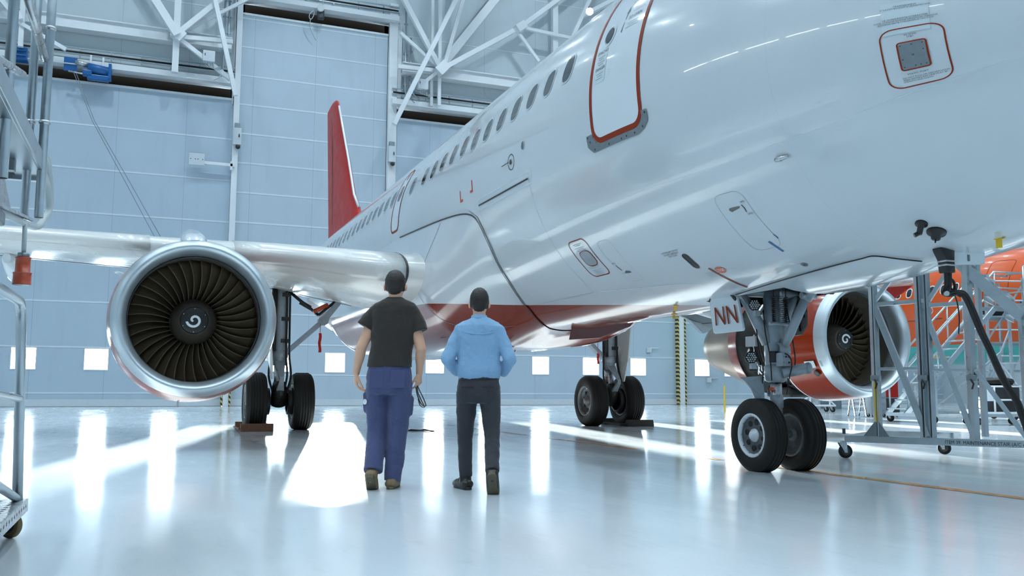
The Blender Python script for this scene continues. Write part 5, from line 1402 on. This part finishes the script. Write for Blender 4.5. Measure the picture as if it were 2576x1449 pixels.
for u, q in ((0, 0), (0, 1.6), (4.3, 0), (4.3, 1.6)): p = PS(u, q, 0); caster((p.x, p.y), .10, bs, .4)
def PA(a, b, z): return P2(a + 1.3, b + 1.6, z)
# second access platform further right
rp = tag(empty('access_platform', PA(3.2, 2.2, 0)), 'tall aluminium access platform with cross braces at the right edge behind the maintenance stair', 'platform')
for a in (2.35, 3.5, 4.6):
    for b in (1.6, 3.0): MB().bar(PA(a, b, .2), PA(a, b, 4.3), .07).build('post', M['alu'], rp)
for z in (1.45, 2.3, 3.1): MB().box(PA(3.5, 2.3, z), (2.4, 1.5, .05), math.atan2(E2.y, E2.x)).build('deck', M['alu_dull'], rp, .01)
for z in (3.6, 4.2, 1.9, 2.7): MB().tube([PA(2.35, 1.6, z), PA(4.6, 1.6, z)], .026, 8).build('guard_rail', M['alu'], rp)
for a, b in (((2.35, 1.6, .3), (3.5, 1.6, 2.2)), ((3.5, 1.6, .3), (4.6, 1.6, 2.2)), ((3.5, 1.6, .3), (2.35, 1.6, 1.4)), ((2.35, 1.6, 2.4), (3.5, 1.6, 4.1))): MB().bar(PA(*a), PA(*b), .045).build('brace', M['alu'], rp)
MB().bar(PA(2.3, 1.6, .2), PA(4.7, 1.6, .2), .08).bar(PA(2.3, 3, .2), PA(4.7, 3, .2), .08).build('base_frame', M['alu'], rp, weld=False)
for a in (2.4, 4.5):
    for b in (1.6, 3.0): p = PA(a, b, 0); caster((p.x, p.y), .10, rp, .2)
def bag(c, s, mat, name, label, cat, seed=1, sub=2):
    bm = bmesh.new(); bmesh.ops.create_icosphere(bm, subdivisions=3, radius=1); rnd = random.Random(seed)
    ph = [rnd.uniform(0, 6) for _ in range(6)]
    for v in bm.verts:
        p = v.co; k = 1 + .10 * sin(5 * p.x + ph[0]) * cos(4 * p.y + ph[1]) + .06 * sin(11 * p.z + ph[2] + 6 * p.x)
        e = Vector([math.copysign(abs(q) ** .7, q) for q in p]) * k
        v.co = Vector((e.x * s[0], e.y * s[1], max(e.z, -.82) * s[2]))
    zmin = min(v.co.z for v in bm.verts)
    me = bpy.data.meshes.new(name)
    for f in bm.faces: f.smooth = True
    bmesh.ops.translate(bm, verts=bm.verts, vec=(0, 0, -zmin)); bm.to_mesh(me); bm.free(); me.materials.append(mat)
    o = bpy.data.objects.new(name, me); COL.objects.link(o); o.location = c; o.rotation_euler = (0, 0, math.atan2(E2.y, E2.x))
    return tag(o, label, cat)
bag(PA(2.85, 2.1, 3.128), (.35, .2, .22), M['black_cable'], 'tool_bag', 'black tool bag on the upper deck of the access platform', 'bag', 2)
M['blue_tarp'] = simple('blue_tarpaulin', (20, 110, 170), .5, 0, .15, 9)
MB_ = MB(); a0 = math.atan2(E2.y, E2.x)
tag(MB().box(PA(3.9, 1.7, 3.38), (.9, .1, .5), a0).build('tarpaulin', M['blue_tarp'], None, .03), 'blue tarpaulin on the upper deck of the access platform', 'tarpaulin')
# trolleys
D1 = P2(.55, -2.0, 0); 
def PT(a, b, z): return D1 + E2 * a + N2 * b + Vector((0, 0, z))
tr = tag(empty('trolley', PT(.6, .3, 0)), 'low white tube trolley with black sacks in front of the access stair', 'trolley')
MB().box(PT(.62, .35, .30), (1.35, .8, .05), a0).build('deck', M['white_beam'], tr, .01)
for a in (.0, .45, 1.25): MB().tube([PT(a, 0, .3), PT(a, 0, .95)], .024, 8).build('upright', M['white_beam'], tr)
for z in (.62, .95): MB().tube([PT(0, 0, z), PT(1.25, 0, z)], .022, 8).build('rail', M['white_beam'], tr)
for a, b in ((.05, .05), (1.2, .05), (.05, .65), (1.2, .65)): p = PT(a, b, 0); caster((p.x, p.y), .09, tr, .8)
bx = tag(empty('waste_box', PT(.75, .4, .33)), 'dark grey bin standing on the low white trolley', 'bin')
MB().box(PT(.75, .42, .33 + .33), (.85, .5, .66), a0).build('body', M['dark_steel'], bx, .03)
bag(PT(.72, .42, .99), (.46, .28, .10), M['black'], 'black_sack', 'black plastic sack draped over the bin on the white trolley', 'sack', 5)
tag(MB().box(PT(.32, -.03, .75), (.16, .01, .32), a0).build('paper_sheet', M['white_mark']), 'white paper sheet clipped to the rail of the white trolley', 'paper')
D2_ = P2(1.75, -3.2, 0)
def PW(a, b, z): return D2_ + E2 * a + N2 * b + Vector((0, 0, z))
tw = tag(empty('work_trolley', PW(.8, .3, 0)), 'two-shelf aluminium work trolley with dark top at the lower right edge', 'trolley')
MB().box(PW(.95, .35, .94), (2.0, .8, .04), a0).build('top_shelf', M['dark_steel'], tw, .005)
MB().bar(PW(-.05, -.04, .91), PW(1.95, -.04, .91), .04, .05).bar(PW(-.05, -.04, .74), PW(1.95, -.04, .74), .06, .06).build('front_rail', M['alu'], tw, weld=False)
MB().box(PW(.95, .35, .22), (2.0, .8, .05), a0).build('low_shelf', M['alu'], tw, .005)
for a in (.0, .3, .62, .95, 1.9):
    for b in (0, .7): MB().bar(PW(a, b, .22), PW(a, b, .94), .05).build('post', M['alu'], tw)
MB().bar(PW(0, 0, .26), PW(.5, 0, .88), .045).bar(PW(.75, 0, .28), PW(1.9, 0, .62), .04).build('brace', M['alu'], tw, weld=False)
for a, b in ((.1, 0), (.72, 0), (1.15, 0), (1.85, 0), (.1, .65), (1.85, .65)): p = PW(a, b, 0); caster((p.x, p.y), .085, tw, .6 + a)
def crate(c, d, mat, label, lid=True):
    r = tag(empty('storage_crate', c), label, 'crate')
    c = Vector(c); MB().box(c + Vector((0, 0, d[2] / 2)), d, a0).build('body', mat, r, .02)
    MB().box(c + Vector((0, 0, d[2] + .012)), (d[0] + .03, d[1] + .03, .03), a0).build('lid', mat, r, .006)
    MB().box(c + N2 * (-d[1] / 2 - .004) - E2 * d[0] * .33 + Vector((0, 0, d[2] * .4)), (.07, .006, .09), a0).build('sticker', M['white_mark'], r)
M['navy'] = simple('navy_plastic', (26, 44, 58), .45, 0, .15, 10)
crate(PW(.52, .3, .962), (.58, .4, .30), M['navy'], 'dark blue crate on top of the work trolley, left one')
crate(PW(1.55, .3, .962), (.42, .4, .30), M['navy'], 'dark blue crate on top of the work trolley, at the right edge of the photo')
crate(PW(.42, .46, .246), (.5, .34, .42), M['dark_steel'], 'dark grey crate on the lower shelf of the work trolley, left one')
crate(PW(1.45, .46, .246), (.5, .34, .44), M['dark_steel'], 'dark grey crate on the lower shelf of the work trolley, right one')
tag(MB().tube([PW(.35, -.25, .30), PW(.9, -.22, .31), PW(1.15, -.2, .295)], [.06, .065, .05], 14).build('rolled_mat', M['gear_dark']), 'rolled dark mat lying along the front of the lower trolley shelf', 'mat')
bpy.data.objects['rolled_mat'].location = N2 * .42 + Vector((0, 0, .014))
bag(PW(1.02, .15, .962), (.10, .07, .16), M['white_mark'], 'plastic_bag', 'small white plastic bag standing between the crates on the work trolley', 'bag', 8)
r = tag(empty('paint_can', PW(.42, .3, 1.29)), 'small red can standing on the left dark blue crate', 'can')
MB().cyl(PW(.42, .3, 1.29), PW(.42, .3, 1.40), .06, 18).build('body', M['plug_red'], r); MB().cyl(PW(.42, .3, 1.40), PW(.42, .3, 1.42), .062, 18).build('lid', M['dark_steel'], r)
# under the port engine
D3 = Vector((16.6, 25.3, 0))
def PC(a, b, z): return D3 + E2 * a + N2 * b + Vector((0, 0, z))
ct = tag(empty('parts_trolley', PC(.7, 0, 0)), 'low white frame trolley on casters far behind the port engine', 'trolley')
MB().bar(PC(0, 0, .25), PC(1.5, 0, .25), .06).bar(PC(0, .7, .25), PC(1.5, .7, .25), .06).bar(PC(0, 0, .25), PC(0, .7, .25), .06).bar(PC(1.5, 0, .25), PC(1.5, .7, .25), .06).build('base_frame', M['white_beam'], ct, weld=False)
for a, b in (((0, 0, .25), (.9, 0, .85)), ((1.5, 0, .25), (.9, 0, .85)), ((.2, 0, .85), (1.5, 0, .85)), ((.55, 0, .25), (.55, 0, .85)), ((1.3, 0, .25), (1.3, 0, .85))): MB().bar(PC(*a), PC(*b), .05).build('brace', M['white_beam'], ct)
for a in (.15, 1.4):
    for b in (0, .7): p = PC(a, b, 0); caster((p.x, p.y), .10, ct, .3)
tag(MB().bar((14.3, 26.6, 0), (14.3, 26.6, 1.0), .05).build('marker_post', M['yellow']), 'thin yellow marker post standing behind the nose gear', 'post')
D4 = Vector((14.9, 19.6, 0))
def PK(a, b, z): return D4 + E2 * a + N2 * b + Vector((0, 0, z))
cb = tag(empty('tool_cabinet', PK(.2, 0, 0)), 'pale blue-grey tool cabinet on wheels left of the stair post, behind the engine', 'cabinet')
MB().box(PK(.25, .25, .50), (.48, .5, .78), a0).build('body', M['gear_grey'], cb, .02)
for z in (.30, .50, .70): MB().box(PK(.25, -.01, z), (.42, .02, .15), a0).build('drawer', M['gear_grey'], cb, .006)
for a in (.08, .42):
    for b in (.05, .42): p = PK(a, b, 0); caster((p.x, p.y), .05, cb, .3)
sl = tag(empty('step_ladder', PK(-.35, 0, 0)), 'small dark step ladder with pale treads left of the tool cabinet', 'ladder')
for a in (-.5, -.15): MB().bar(PK(a, 0, .02), PK(a, .3, .85), .03, .05).bar(PK(a, .62, .02), PK(a, .32, .85), .03, .03).build('side_rail', M['dark_steel'], sl, weld=False)
for z in (.15, .32, .49, .66, .82): MB().box(PK(-.325, .0 + z * .36, z), (.34, .12, .03), a0).build('tread', M['white_beam'], sl)
rc = tag(empty('red_cabinet', PK(.95, .8, 0)), 'dark red cabinet standing behind the double post of the maintenance stair', 'cabinet')
MB().box(PK(.95, 1.0, .98), (.50, .5, .74), a0).build('body', M['red'], rc, .02)
MB().box(PK(.95, 1.0, .34), (.55, .5, .5), a0).build('stand', M['dark_steel'], rc, .02)
for a in (.75, 1.15):
    for b in (.82, 1.18): p = PK(a, b, 0); caster((p.x, p.y), .04, rc, .3)
mb = MB()
# ------------------------------------------------------------------ people
def capsule(mb, a, b, ra, rb, n=18, flat=None):
    """tapered limb with rounded ends; flat=(fx,fy) scales the section in x / y"""
    a, b = Vector(a), Vector(b); d = (b - a); L = d.length; d.normalize()
    pts, rs = [], []
    for k in range(5): t = (k + .3) / 5.3 * pi / 2; pts.append(a - d * ra * cos(t)); rs.append(ra * sin(t))
    for k in range(5): t = k / 4; pts.append(a + (b - a) * t); rs.append(ra + (rb - ra) * t)
    for k in range(5): t = (4.7 - k) / 5.3 * pi / 2; pts.append(b + d * rb * cos(t)); rs.append(rb * sin(t))
    m = MB().tube(pts, rs, n)
    if flat:
        vs = []
        for v in m.v:
            v = Vector(v); t = max(0, min(1, (v - a).dot(d) / max(L, 1e-6))); c = a + (b - a) * t
            vs.append(Vector((c.x + (v.x - c.x) * flat[0], c.y + (v.y - c.y) * flat[1], v.z)))
        m.v = vs
    return mb.add(m.v, m.f, True)
def limb(mb, pts, rs, n=18):
    for (a, b), (ra, rb) in zip(zip(pts, pts[1:]), zip(rs, rs[1:])): capsule(mb, a, b, ra, rb, n)
    return mb
def trunc(mb, pts, rs, n=24): return mb.tube(pts, rs, n)
def stack(mb, rows, n=40, e=2.4):
    """rows (z, half-width, half-depth, cx, cy) -> closed superellipse loft"""
    rings = []
    for z, w, d, cx, cy_ in rows:
        rings.append([Vector((cx + w * math.copysign(abs(cos(t)) ** (2 / e), cos(t)), cy_ + d * math.copysign(abs(sin(t)) ** (2 / e), sin(t)), z)) for t in [2 * pi * j / n for j in range(n)]])
    return mb.loft(rings)
def ellip(mb, c, r): return mb.ball(c, 1.0, 12, r)
def sculpt(name, mb, mat, vox, smooth, M4, parent=None, disp=0.0, dscale=.1):
    o = mb.build(name, mat, None, weld=False)
    m = o.modifiers.new('r', 'REMESH'); m.mode = 'VOXEL'; m.voxel_size = vox; m.use_smooth_shade = True
    s = o.modifiers.new('s', 'SMOOTH'); s.iterations = smooth; s.factor = .5
    if disp:
        tx = bpy.data.textures.new('folds', 'CLOUDS'); tx.noise_scale = dscale; tx.noise_depth = 2
        d = o.modifiers.new('d', 'DISPLACE'); d.texture = tx; d.strength = disp; d.mid_level = .5; d.texture_coords = 'LOCAL'
    dg = bpy.context.evaluated_depsgraph_get(); dg.update()
    me = bpy.data.meshes.new_from_object(o.evaluated_get(dg)); me.name = name
    old = o.data; o.modifiers.clear(); o.data = me; bpy.data.meshes.remove(old)
    for p in me.polygons: p.use_smooth = True
    if not me.materials: me.materials.append(mat)
    o.matrix_world = M4; o.matrix_basis = M4
    if parent is not None: attach(o, parent)
    return o
def cloth(name, rgb, rough=.85, fold=9, weave=260, **kw):
    t = NT(name); c = lin(rgb); n = t.noise(fold, 4, .6); w = t.noise(weave, 2, .5)
    col = t.mix(t.rng(w, .3, .7, .0, 1), tuple(k * .86 for k in c[:3]) + (1,), c)
    return t.out(col, rough, 0, spec=.25, bump=t.math('ADD', n, t.math('MULTIPLY', w, .06)), bstr=.35, bdist=.02, sheen=.15, **kw)
M['skin'] = simple('skin', (216, 168, 140), .5, 0, .04, 20, spec=.35)
M['hair'] = simple('dark_brown_hair', (34, 25, 20), .55, 0, .3, 70, .5, 160)
M['tee'] = cloth('black_cotton', (54, 49, 46))
M['work_blue'] = cloth('work_trouser_blue', (74, 80, 116))
M['shirt'] = cloth('light_blue_cotton', (134, 172, 206))
M['slacks'] = cloth('charcoal_wool', (56, 56, 62))
M['boot'] = simple('tan_boot_leather', (126, 104, 78), .6, 0, .12, 20, .1, 60)
M['shoe'] = simple('black_shoe_leather', (30, 28, 26), .35, 0, .15, 20)
M['sole'] = simple('shoe_sole', (92, 84, 66), .7, 0, .15, 30, .2, 60)

def head(mb, c, s=1.0, turn=0.0):
    c = Vector(c)
    def q(x, y, z): v = Matrix.Rotation(turn, 3, 'Z') @ Vector((x, y, z)); return c + v * s
    ellip(mb, q(0, -.008, .022), (.077 * s, .096 * s, .094 * s)); ellip(mb, q(0, .03, -.035), (.064 * s, .072 * s, .080 * s)); ellip(mb, q(0, .058, -.083), (.034 * s, .034 * s, .028 * s))
    capsule(mb, q(0, .095, .01), q(0, .112, -.032), .010 * s, .015 * s)          # nose
    for k in (-1, 1):
        ellip(mb, q(k * .086, -.004, -.014), (.012 * s, .022 * s, .033 * s))     # ears
        ellip(mb, q(k * .031, .086, .012), (.013 * s, .010 * s, .009 * s)); capsule(mb, q(k * .018, .094, .03), q(k * .05, .082, .03), .007 * s, .006 * s)
        ellip(mb, q(k * .045, .062, -.03), (.024 * s, .026 * s, .026 * s))
    capsule(mb, q(-.02, .088, -.060), q(.02, .088, -.060), .008 * s, .008 * s); capsule(mb, q(-.016, .086, -.072), q(.016, .086, -.072), .008 * s, .008 * s)
def hairdo(c, s=1.0, nape=-.07, top=.0):
    mb = MB(); c = Vector(c)
    ellip(mb, c + Vector((0, -.014, .026 + top / 2)) * s, (.084 * s, .100 * s, (.098 + top) * s))
    ellip(mb, c + Vector((0, -.052, -.012)) * s, (.066 * s, .055 * s, .072 * s))
    for k in (-1, 1): ellip(mb, c + Vector((k * .066, .0, .005)) * s, (.020 * s, .045 * s, .055 * s))
    ellip(mb, c + Vector((0, .05, .075)) * s, (.062 * s, .05 * s, .036 * s))
    return mb
def hand(mb, w, d, palm_n, side, curl=.6, s=1.0):
    """w wrist, d pointing direction, palm_n palm normal; side +1 when the thumb lies towards d x palm_n"""
    w, d, pn = Vector(w), Vector(d).normalized(), Vector(palm_n).normalized(); pn = (pn - d * pn.dot(d)).normalized(); lat = d.cross(pn) * side
    for k in range(4):
        x = (.030 - k * .020) * s
        capsule(mb, w + d * .015 * s + lat * x * .6, w + d * .082 * s + lat * x, .016 * s, .0135 * s, 12)
    L = (.040, .045, .042, .033)
    for k in range(4):
        x = (.033 - k * .0225) * s; b = w + d * .088 * s + lat * x; dd = d.copy(); r = (.0090, .0092, .0088, .0078)[k] * s; l = L[k] * s
        for j in range(3):
            a = curl * (.55 + .25 * j) + .05 * k; dd = (dd * cos(a) + pn * sin(a)).normalized(); e = b + dd * l; capsule(mb, b, e, r, r * .93, 12); b = e; l *= .72; r *= .93
    b = w + d * .022 * s + lat * .030 * s; dd = (d * .84 + lat * .34 + pn * .42).normalized()
    for l, r in ((.042, .0135), (.034, .0105), (.026, .009)):
        e = b + dd * l * s; capsule(mb, b, e, r * s, r * .9 * s, 12); b = e; dd = (dd * .86 + d * .30 + pn * .22 - lat * .12).normalized()
def shoe(ankle, toe_dir, up, L=.28, W=.10, H=.10):
    """sculpted shoe; returns two builders: upper, sole. toe_dir along the sole, up normal of the sole"""
    a, d, u = Vector(ankle), Vector(toe_dir).normalized(), Vector(up).normalized(); u = (u - d * u.dot(d)).normalized(); s = d.cross(u)
    def q(x, y, z): return a + d * x + s * y + u * z
    up_ = MB(); so = MB(); base = -.085
    for x0, x1, r0, r1, z0, z1 in ((-.055, .03, .044, .047, base + .045, base + .045), (.03, .12, .047, .046, base + .046, base + .042), (.12, .185, .046, .034, base + .040, base + .032)):
        for y in (-.016, .016): capsule(up_, q(x0, y, z0), q(x1, y, z1), r0 * .82, r1 * .82)
    capsule(up_, q(-.015, 0, base + .05), q(-.005, 0, .03), .052, .050); capsule(up_, q(.02, 0, base + .085), q(.09, 0, base + .06), .04, .034)
    rows = []
    out = [(-.098, .0), (-.088, .026), (-.06, .037), (0, .035), (.05, .036), (.11, .046), (.16, .044), (.20, .027), (.215, .0)]
    ring = out + [(x, -y) for x, y in out[-2:0:-1]]
    so.loft([[q(x, y, base) for x, y in ring], [q(x, y, base + .026) for x, y in ring]])
    so.loft([[q(x, y, base - .012) for x, y in ring if x < .0], [q(x, y, base + .005) for x, y in ring if x < .0]])
    return up_, so

def heading(o, ang): return Matrix.Translation(o) @ Matrix.Rotation(ang, 4, 'Z')
CA = -R(21.65)
# ---- man in the black t-shirt
T1 = heading((-4.268, 4.80, 0), CA)
b = MB(); hc = (.004, .01, 1.752)
head(b, hc, 1.08)
capsule(b, (.008, -.012, 1.56), (.006, -.004, 1.68), .060, .056)
stack(b, [(.90, .16, .10, -.03, 0), (1.05, .15, .095, -.03, 0), (1.25, .16, .10, -.01, 0), (1.40, .165, .10, 0, 0), (1.50, .12, .08, .004, 0), (1.58, .07, .06, .006, -.005)])
LA = [(-.165, 0, 1.485), (-.278, -.03, 1.205), (-.328, .035, .985)]; RA = [(.165, 0, 1.475), (.243, -.04, 1.19), (.222, .05, .985)]
for A in (LA, RA):
    limb(b, A, [.052, .045, .030]); capsule(b, Vector(A[1]) * .8 + Vector(A[2]) * .2, Vector(A[1]) * .45 + Vector(A[2]) * .55, .047, .040)
hand(b, LA[2], (-.02, .06, -1), (.9, .25, 0), 1, 1.1, 1.12); hand(b, RA[2], (-.05, .08, -1), (-.85, .4, 0), -1, 1.0)
LL = [(-.115, 0, .93), (-.135, .07, .51), (-.145, -.13, .165)]; RL = [(.055, 0, .93), (.042, .03, .50), (.012, -.03, .085)]
limb(b, LL, [.09, .06, .045]); limb(b, RL, [.09, .06, .045])
p1 = sculpt('person', b, M['skin'], .0055, 4, T1)
tag(p1, 'taller man walking away in black t-shirt and blue work trousers, holding a dark strap', 'person')
sculpt('hair', hairdo(hc, 1.08, top=.004), M['hair'], .006, 5, T1, p1, .006, .02)
t = MB()
stack(t, [(1.035, .197, .128, -.035, 0), (1.06, .194, .126, -.034, 0), (1.14, .184, .122, -.026, 0), (1.24, .184, .124, -.012, 0), (1.36, .200, .132, -.002, 0), (1.45, .208, .128, .002, -.004), (1.52, .206, .120, .004, -.008), (1.562, .200, .110, .005, -.01), (1.592, .172, .098, .005, -.01), (1.614, .128, .086, .006, -.008), (1.632, .088, .074, .006, -.007), (1.647, .067, .066, .007, -.006)])
for A, e, r in (((-.170, -.004, 1.518), (-.252, -.022, 1.385), .076), ((.172, -.004, 1.512), (.230, -.028, 1.345), .076)):
    A = Vector(A); e = Vector(e); ellip(t, A, (.058, .070, .056)); trunc(t, [A, A + (e - A) * .5, e], [.060, .070, .073])
sculpt('t_shirt', t, M['tee'], .0075, 5, T1, p1, .016, .11)
t = MB()
stack(t, [(.80, .185, .12, -.032, 0), (.86, .198, .130, -.033, 0), (.95, .197, .130, -.034, 0), (1.03, .183, .122, -.034, 0), (1.09, .172, .115, -.032, 0)])
def leg(mb, P, rs):
    P = [Vector(p) for p in P]; trunc(mb, P, rs, 28)
leg(t, [(-.130, 0, .90), (-.136, .03, .74), (-.138, .055, .56), (-.139, .05, .46), (-.142, -.04, .30), (-.144, -.12, .15)], [.105, .103, .094, .088, .083, .080])
leg(t, [(.062, 0, .90), (.056, .01, .72), (.046, .028, .54), (.040, .022, .44), (.026, .0, .25), (.010, -.02, .06)], [.108, .104, .094, .089, .082, .072])
capsule(t, (-.225, .02, .79), (-.218, .04, .67), .038, .040); capsule(t, (.150, .01, .76), (.142, .02, .64), .032, .034)
tr1 = sculpt('work_trousers', t, M['work_blue'], .0075, 5, T1, p1, .020, .09)
for x, z, h in ((-.035 - .09, .93, .15), (-.035 + .09, .93, .15)):
    o = MB().box((x, -.131, z), (.12, .012, h)).build('back_pocket', M['work_blue'], None, .005); o.matrix_basis = T1; attach(o, tr1)
for an, d, u in (((-.145, -.145, .125), (-.02, .62, -.55), (0, .60, .66)), ((.010, -.03, .085), (.05, 1, 0), (0, 0, 1))):
    a_, s_ = shoe(an, d, u); so_ = sculpt('boot', a_, M['boot'], .006, 3, T1, p1)
    q = s_.build('boot_sole', M['sole'], None, .004); q.matrix_basis = T1; attach(q, so_)
o = MB().lathe([(0, .0001), (0, .024), (.004, .024)], (-.235, -.03, .735), (-.6, -.8, 0), 20).build('pocket_badge', M['white_mark']); o.matrix_basis = T1; attach(o, tr1)
# strap in his right hand
mb = MB()
for k, pts in enumerate(([(.20, .06, .90), (.225, .05, .84), (.262, .04, .77), (.285, .04, .71), (.275, .04, .695), (.24, .045, .72), (.205, .05, .80), (.19, .06, .88)], [(.205, .07, .88), (.215, .03, .82), (.245, .02, .755), (.272, .025, .70), (.268, .03, .685), (.235, .03, .705), (.215, .04, .76)])):
    P = smooth_path(pts, 6); vs = []
    for i, p in enumerate(P):
        w = Vector((.25, 1, 0)).normalized() * .011
        vs += [p - w, p + w]
    mb.add(vs, [(2 * i, 2 * i + 1, 2 * i + 3, 2 * i + 2) for i in range(len(P) - 1)], True)
o = mb.build('strap', M['line_dark'], weld=False); sm = o.modifiers.new('thick', 'SOLIDIFY'); sm.thickness = .003; o.matrix_basis = T1
tag(o, 'dark looped strap held in the right hand of the man in the black t-shirt', 'strap')

# ---- man in the light blue shirt
T2 = heading((-3.612, 4.42, 0), CA)
b = MB(); hc = (.0, .01, 1.588)
head(b, hc, .98)
capsule(b, (.0, -.012, 1.40), (.0, -.004, 1.52), .058, .054)
stack(b, [(.84, .15, .10, 0, 0), (.98, .145, .095, 0, 0), (1.15, .15, .10, 0, 0), (1.28, .150, .09, 0, 0), (1.36, .11, .07, 0, 0), (1.42, .07, .06, 0, -.005)])
LA = [(-.160, 0, 1.345), (-.272, -.06, 1.10), (-.185, .135, .985)]; RA = [(.160, 0, 1.345), (.272, -.06, 1.10), (.205, .140, .985)]
for A in (LA, RA): limb(b, A, [.048, .040, .028])
hand(b, LA[2], (.55, .80, .12), (.5, -.2, .8), -1, .7); hand(b, RA[2], (-.55, .80, .12), (-.5, -.2, .8), 1, .7)
limb(b, [(-.095, 0, .84), (-.114, .05, .50), (-.115, .055, .42), (-.108, .057, .095)], [.075, .05, .048, .042]); limb(b, [(.09, -.005, .82), (.114, -.045, .50), (.118, -.09, .41), (.128, -.33, .165)], [.075, .05, .048, .042])
p2 = sculpt('person', b, M['skin'], .0055, 4, T2)
tag(p2, 'shorter man walking away in light blue long-sleeved shirt and dark slacks', 'person')
sculpt('hair', hairdo(hc, .99, top=.010), M['hair'], .006, 5, T2, p2, .007, .02)
t = MB()
stack(t, [(.935, .176, .120, 0, 0), (.96, .184, .126, 0, -.004), (1.01, .188, .128, 0, -.006), (1.10, .182, .124, 0, -.002), (1.20, .186, .126, 0, 0), (1.29, .198, .130, 0, -.004), (1.35, .204, .122, 0, -.008), (1.392, .196, .110, 0, -.010), (1.418, .160, .096, 0, -.010), (1.440, .116, .082, 0, -.010), (1.460, .077, .068, 0, -.008)])
for sx, W3 in ((-1, LA[2]), (1, RA[2])):
    S, E_ = Vector((sx * .160, 0, 1.358)), Vector((sx * .268, -.06, 1.105)); W3 = Vector(W3)
    ellip(t, S, (.060, .070, .048)); capsule(t, S - Vector((-.012 * sx, 0, .03)), E_, .060, .059); capsule(t, E_, E_ + (W3 - E_) * .55, .059, .050); trunc(t, [E_ + (W3 - E_) * .45, E_ + (W3 - E_) * .97], [.051, .043])
sh = sculpt('shirt', t, M['shirt'], .0075, 5, T2, p2, .020, .085)
c = MB(); c.tube([(0, -.010, 1.435), (0, -.008, 1.455), (0, -.004, 1.476)], [.078, .074, .068], 28)
o = c.build('collar', M['shirt'], None); o.matrix_basis = T2; attach(o, sh)
mb = MB()
P = smooth_path([(-.135, -.112, 1.335), (-.07, -.130, 1.318), (0, -.134, 1.312), (.07, -.130, 1.318), (.135, -.112, 1.335)], 6)
mb.tube(P, .0035, 6); o = mb.build('yoke_seam', M['shirt'], None); o.matrix_basis = T2; attach(o, sh)
t = MB()
stack(t, [(.73, .165, .112, 0, 0), (.80, .184, .128, 0, -.006), (.86, .184, .126, 0, -.006), (.92, .174, .118, 0, 0), (.955, .171, .116, 0, 0)])
leg(t, [(-.098, 0, .82), (-.108, .03, .64), (-.114, .05, .50), (-.115, .055, .42), (-.112, .055, .26), (-.106, .055, .105)], [.094, .084, .070, .065, .061, .057])
leg(t, [(.094, 0, .82), (.108, -.01, .64), (.115, -.045, .50), (.118, -.09, .41), (.124, -.22, .27), (.128, -.315, .175)], [.094, .084, .070, .065, .061, .058])
sl2 = sculpt('slacks', t, M['slacks'], .0075, 5, T2, p2, .012, .08)
for x in (-.088, .088):
    o = MB().box((x, -.128, .865), (.105, .008, .006)).build('pocket_welt', M['black'], None); o.matrix_basis = T2; attach(o, sl2)
o = MB(); stack(o, [(.928, .1765, .1205, 0, 0), (.956, .1745, .1185, 0, 0)]); q = o.build('belt', M['shoe'], None); q.matrix_basis = T2; attach(q, sl2)
for an, d, u in (((-.112, .055, .087), (-.42, .9, 0), (0, 0, 1)), ((.130, -.335, .150), (.04, .50, -.72), (0, .75, .55))):
    a_, s_ = shoe(an, d, u); so_ = sculpt('shoe', a_, M['shoe'], .006, 3, T2, p2)
    q = s_.build('shoe_sole', M['shoe'] if u[2] == 1 else M['sole'], None, .004); q.matrix_basis = T2; attach(q, so_)
tb = MB().box((0, .30, 1.06), (.34, .012, .22), m=Matrix.Rotation(-.5, 3, 'X')).build('tablet_computer', M['white_mark'], None, .004)
tb.matrix_basis = T2; tag(tb, 'white tablet held in front of the man in the light blue shirt', 'tablet')
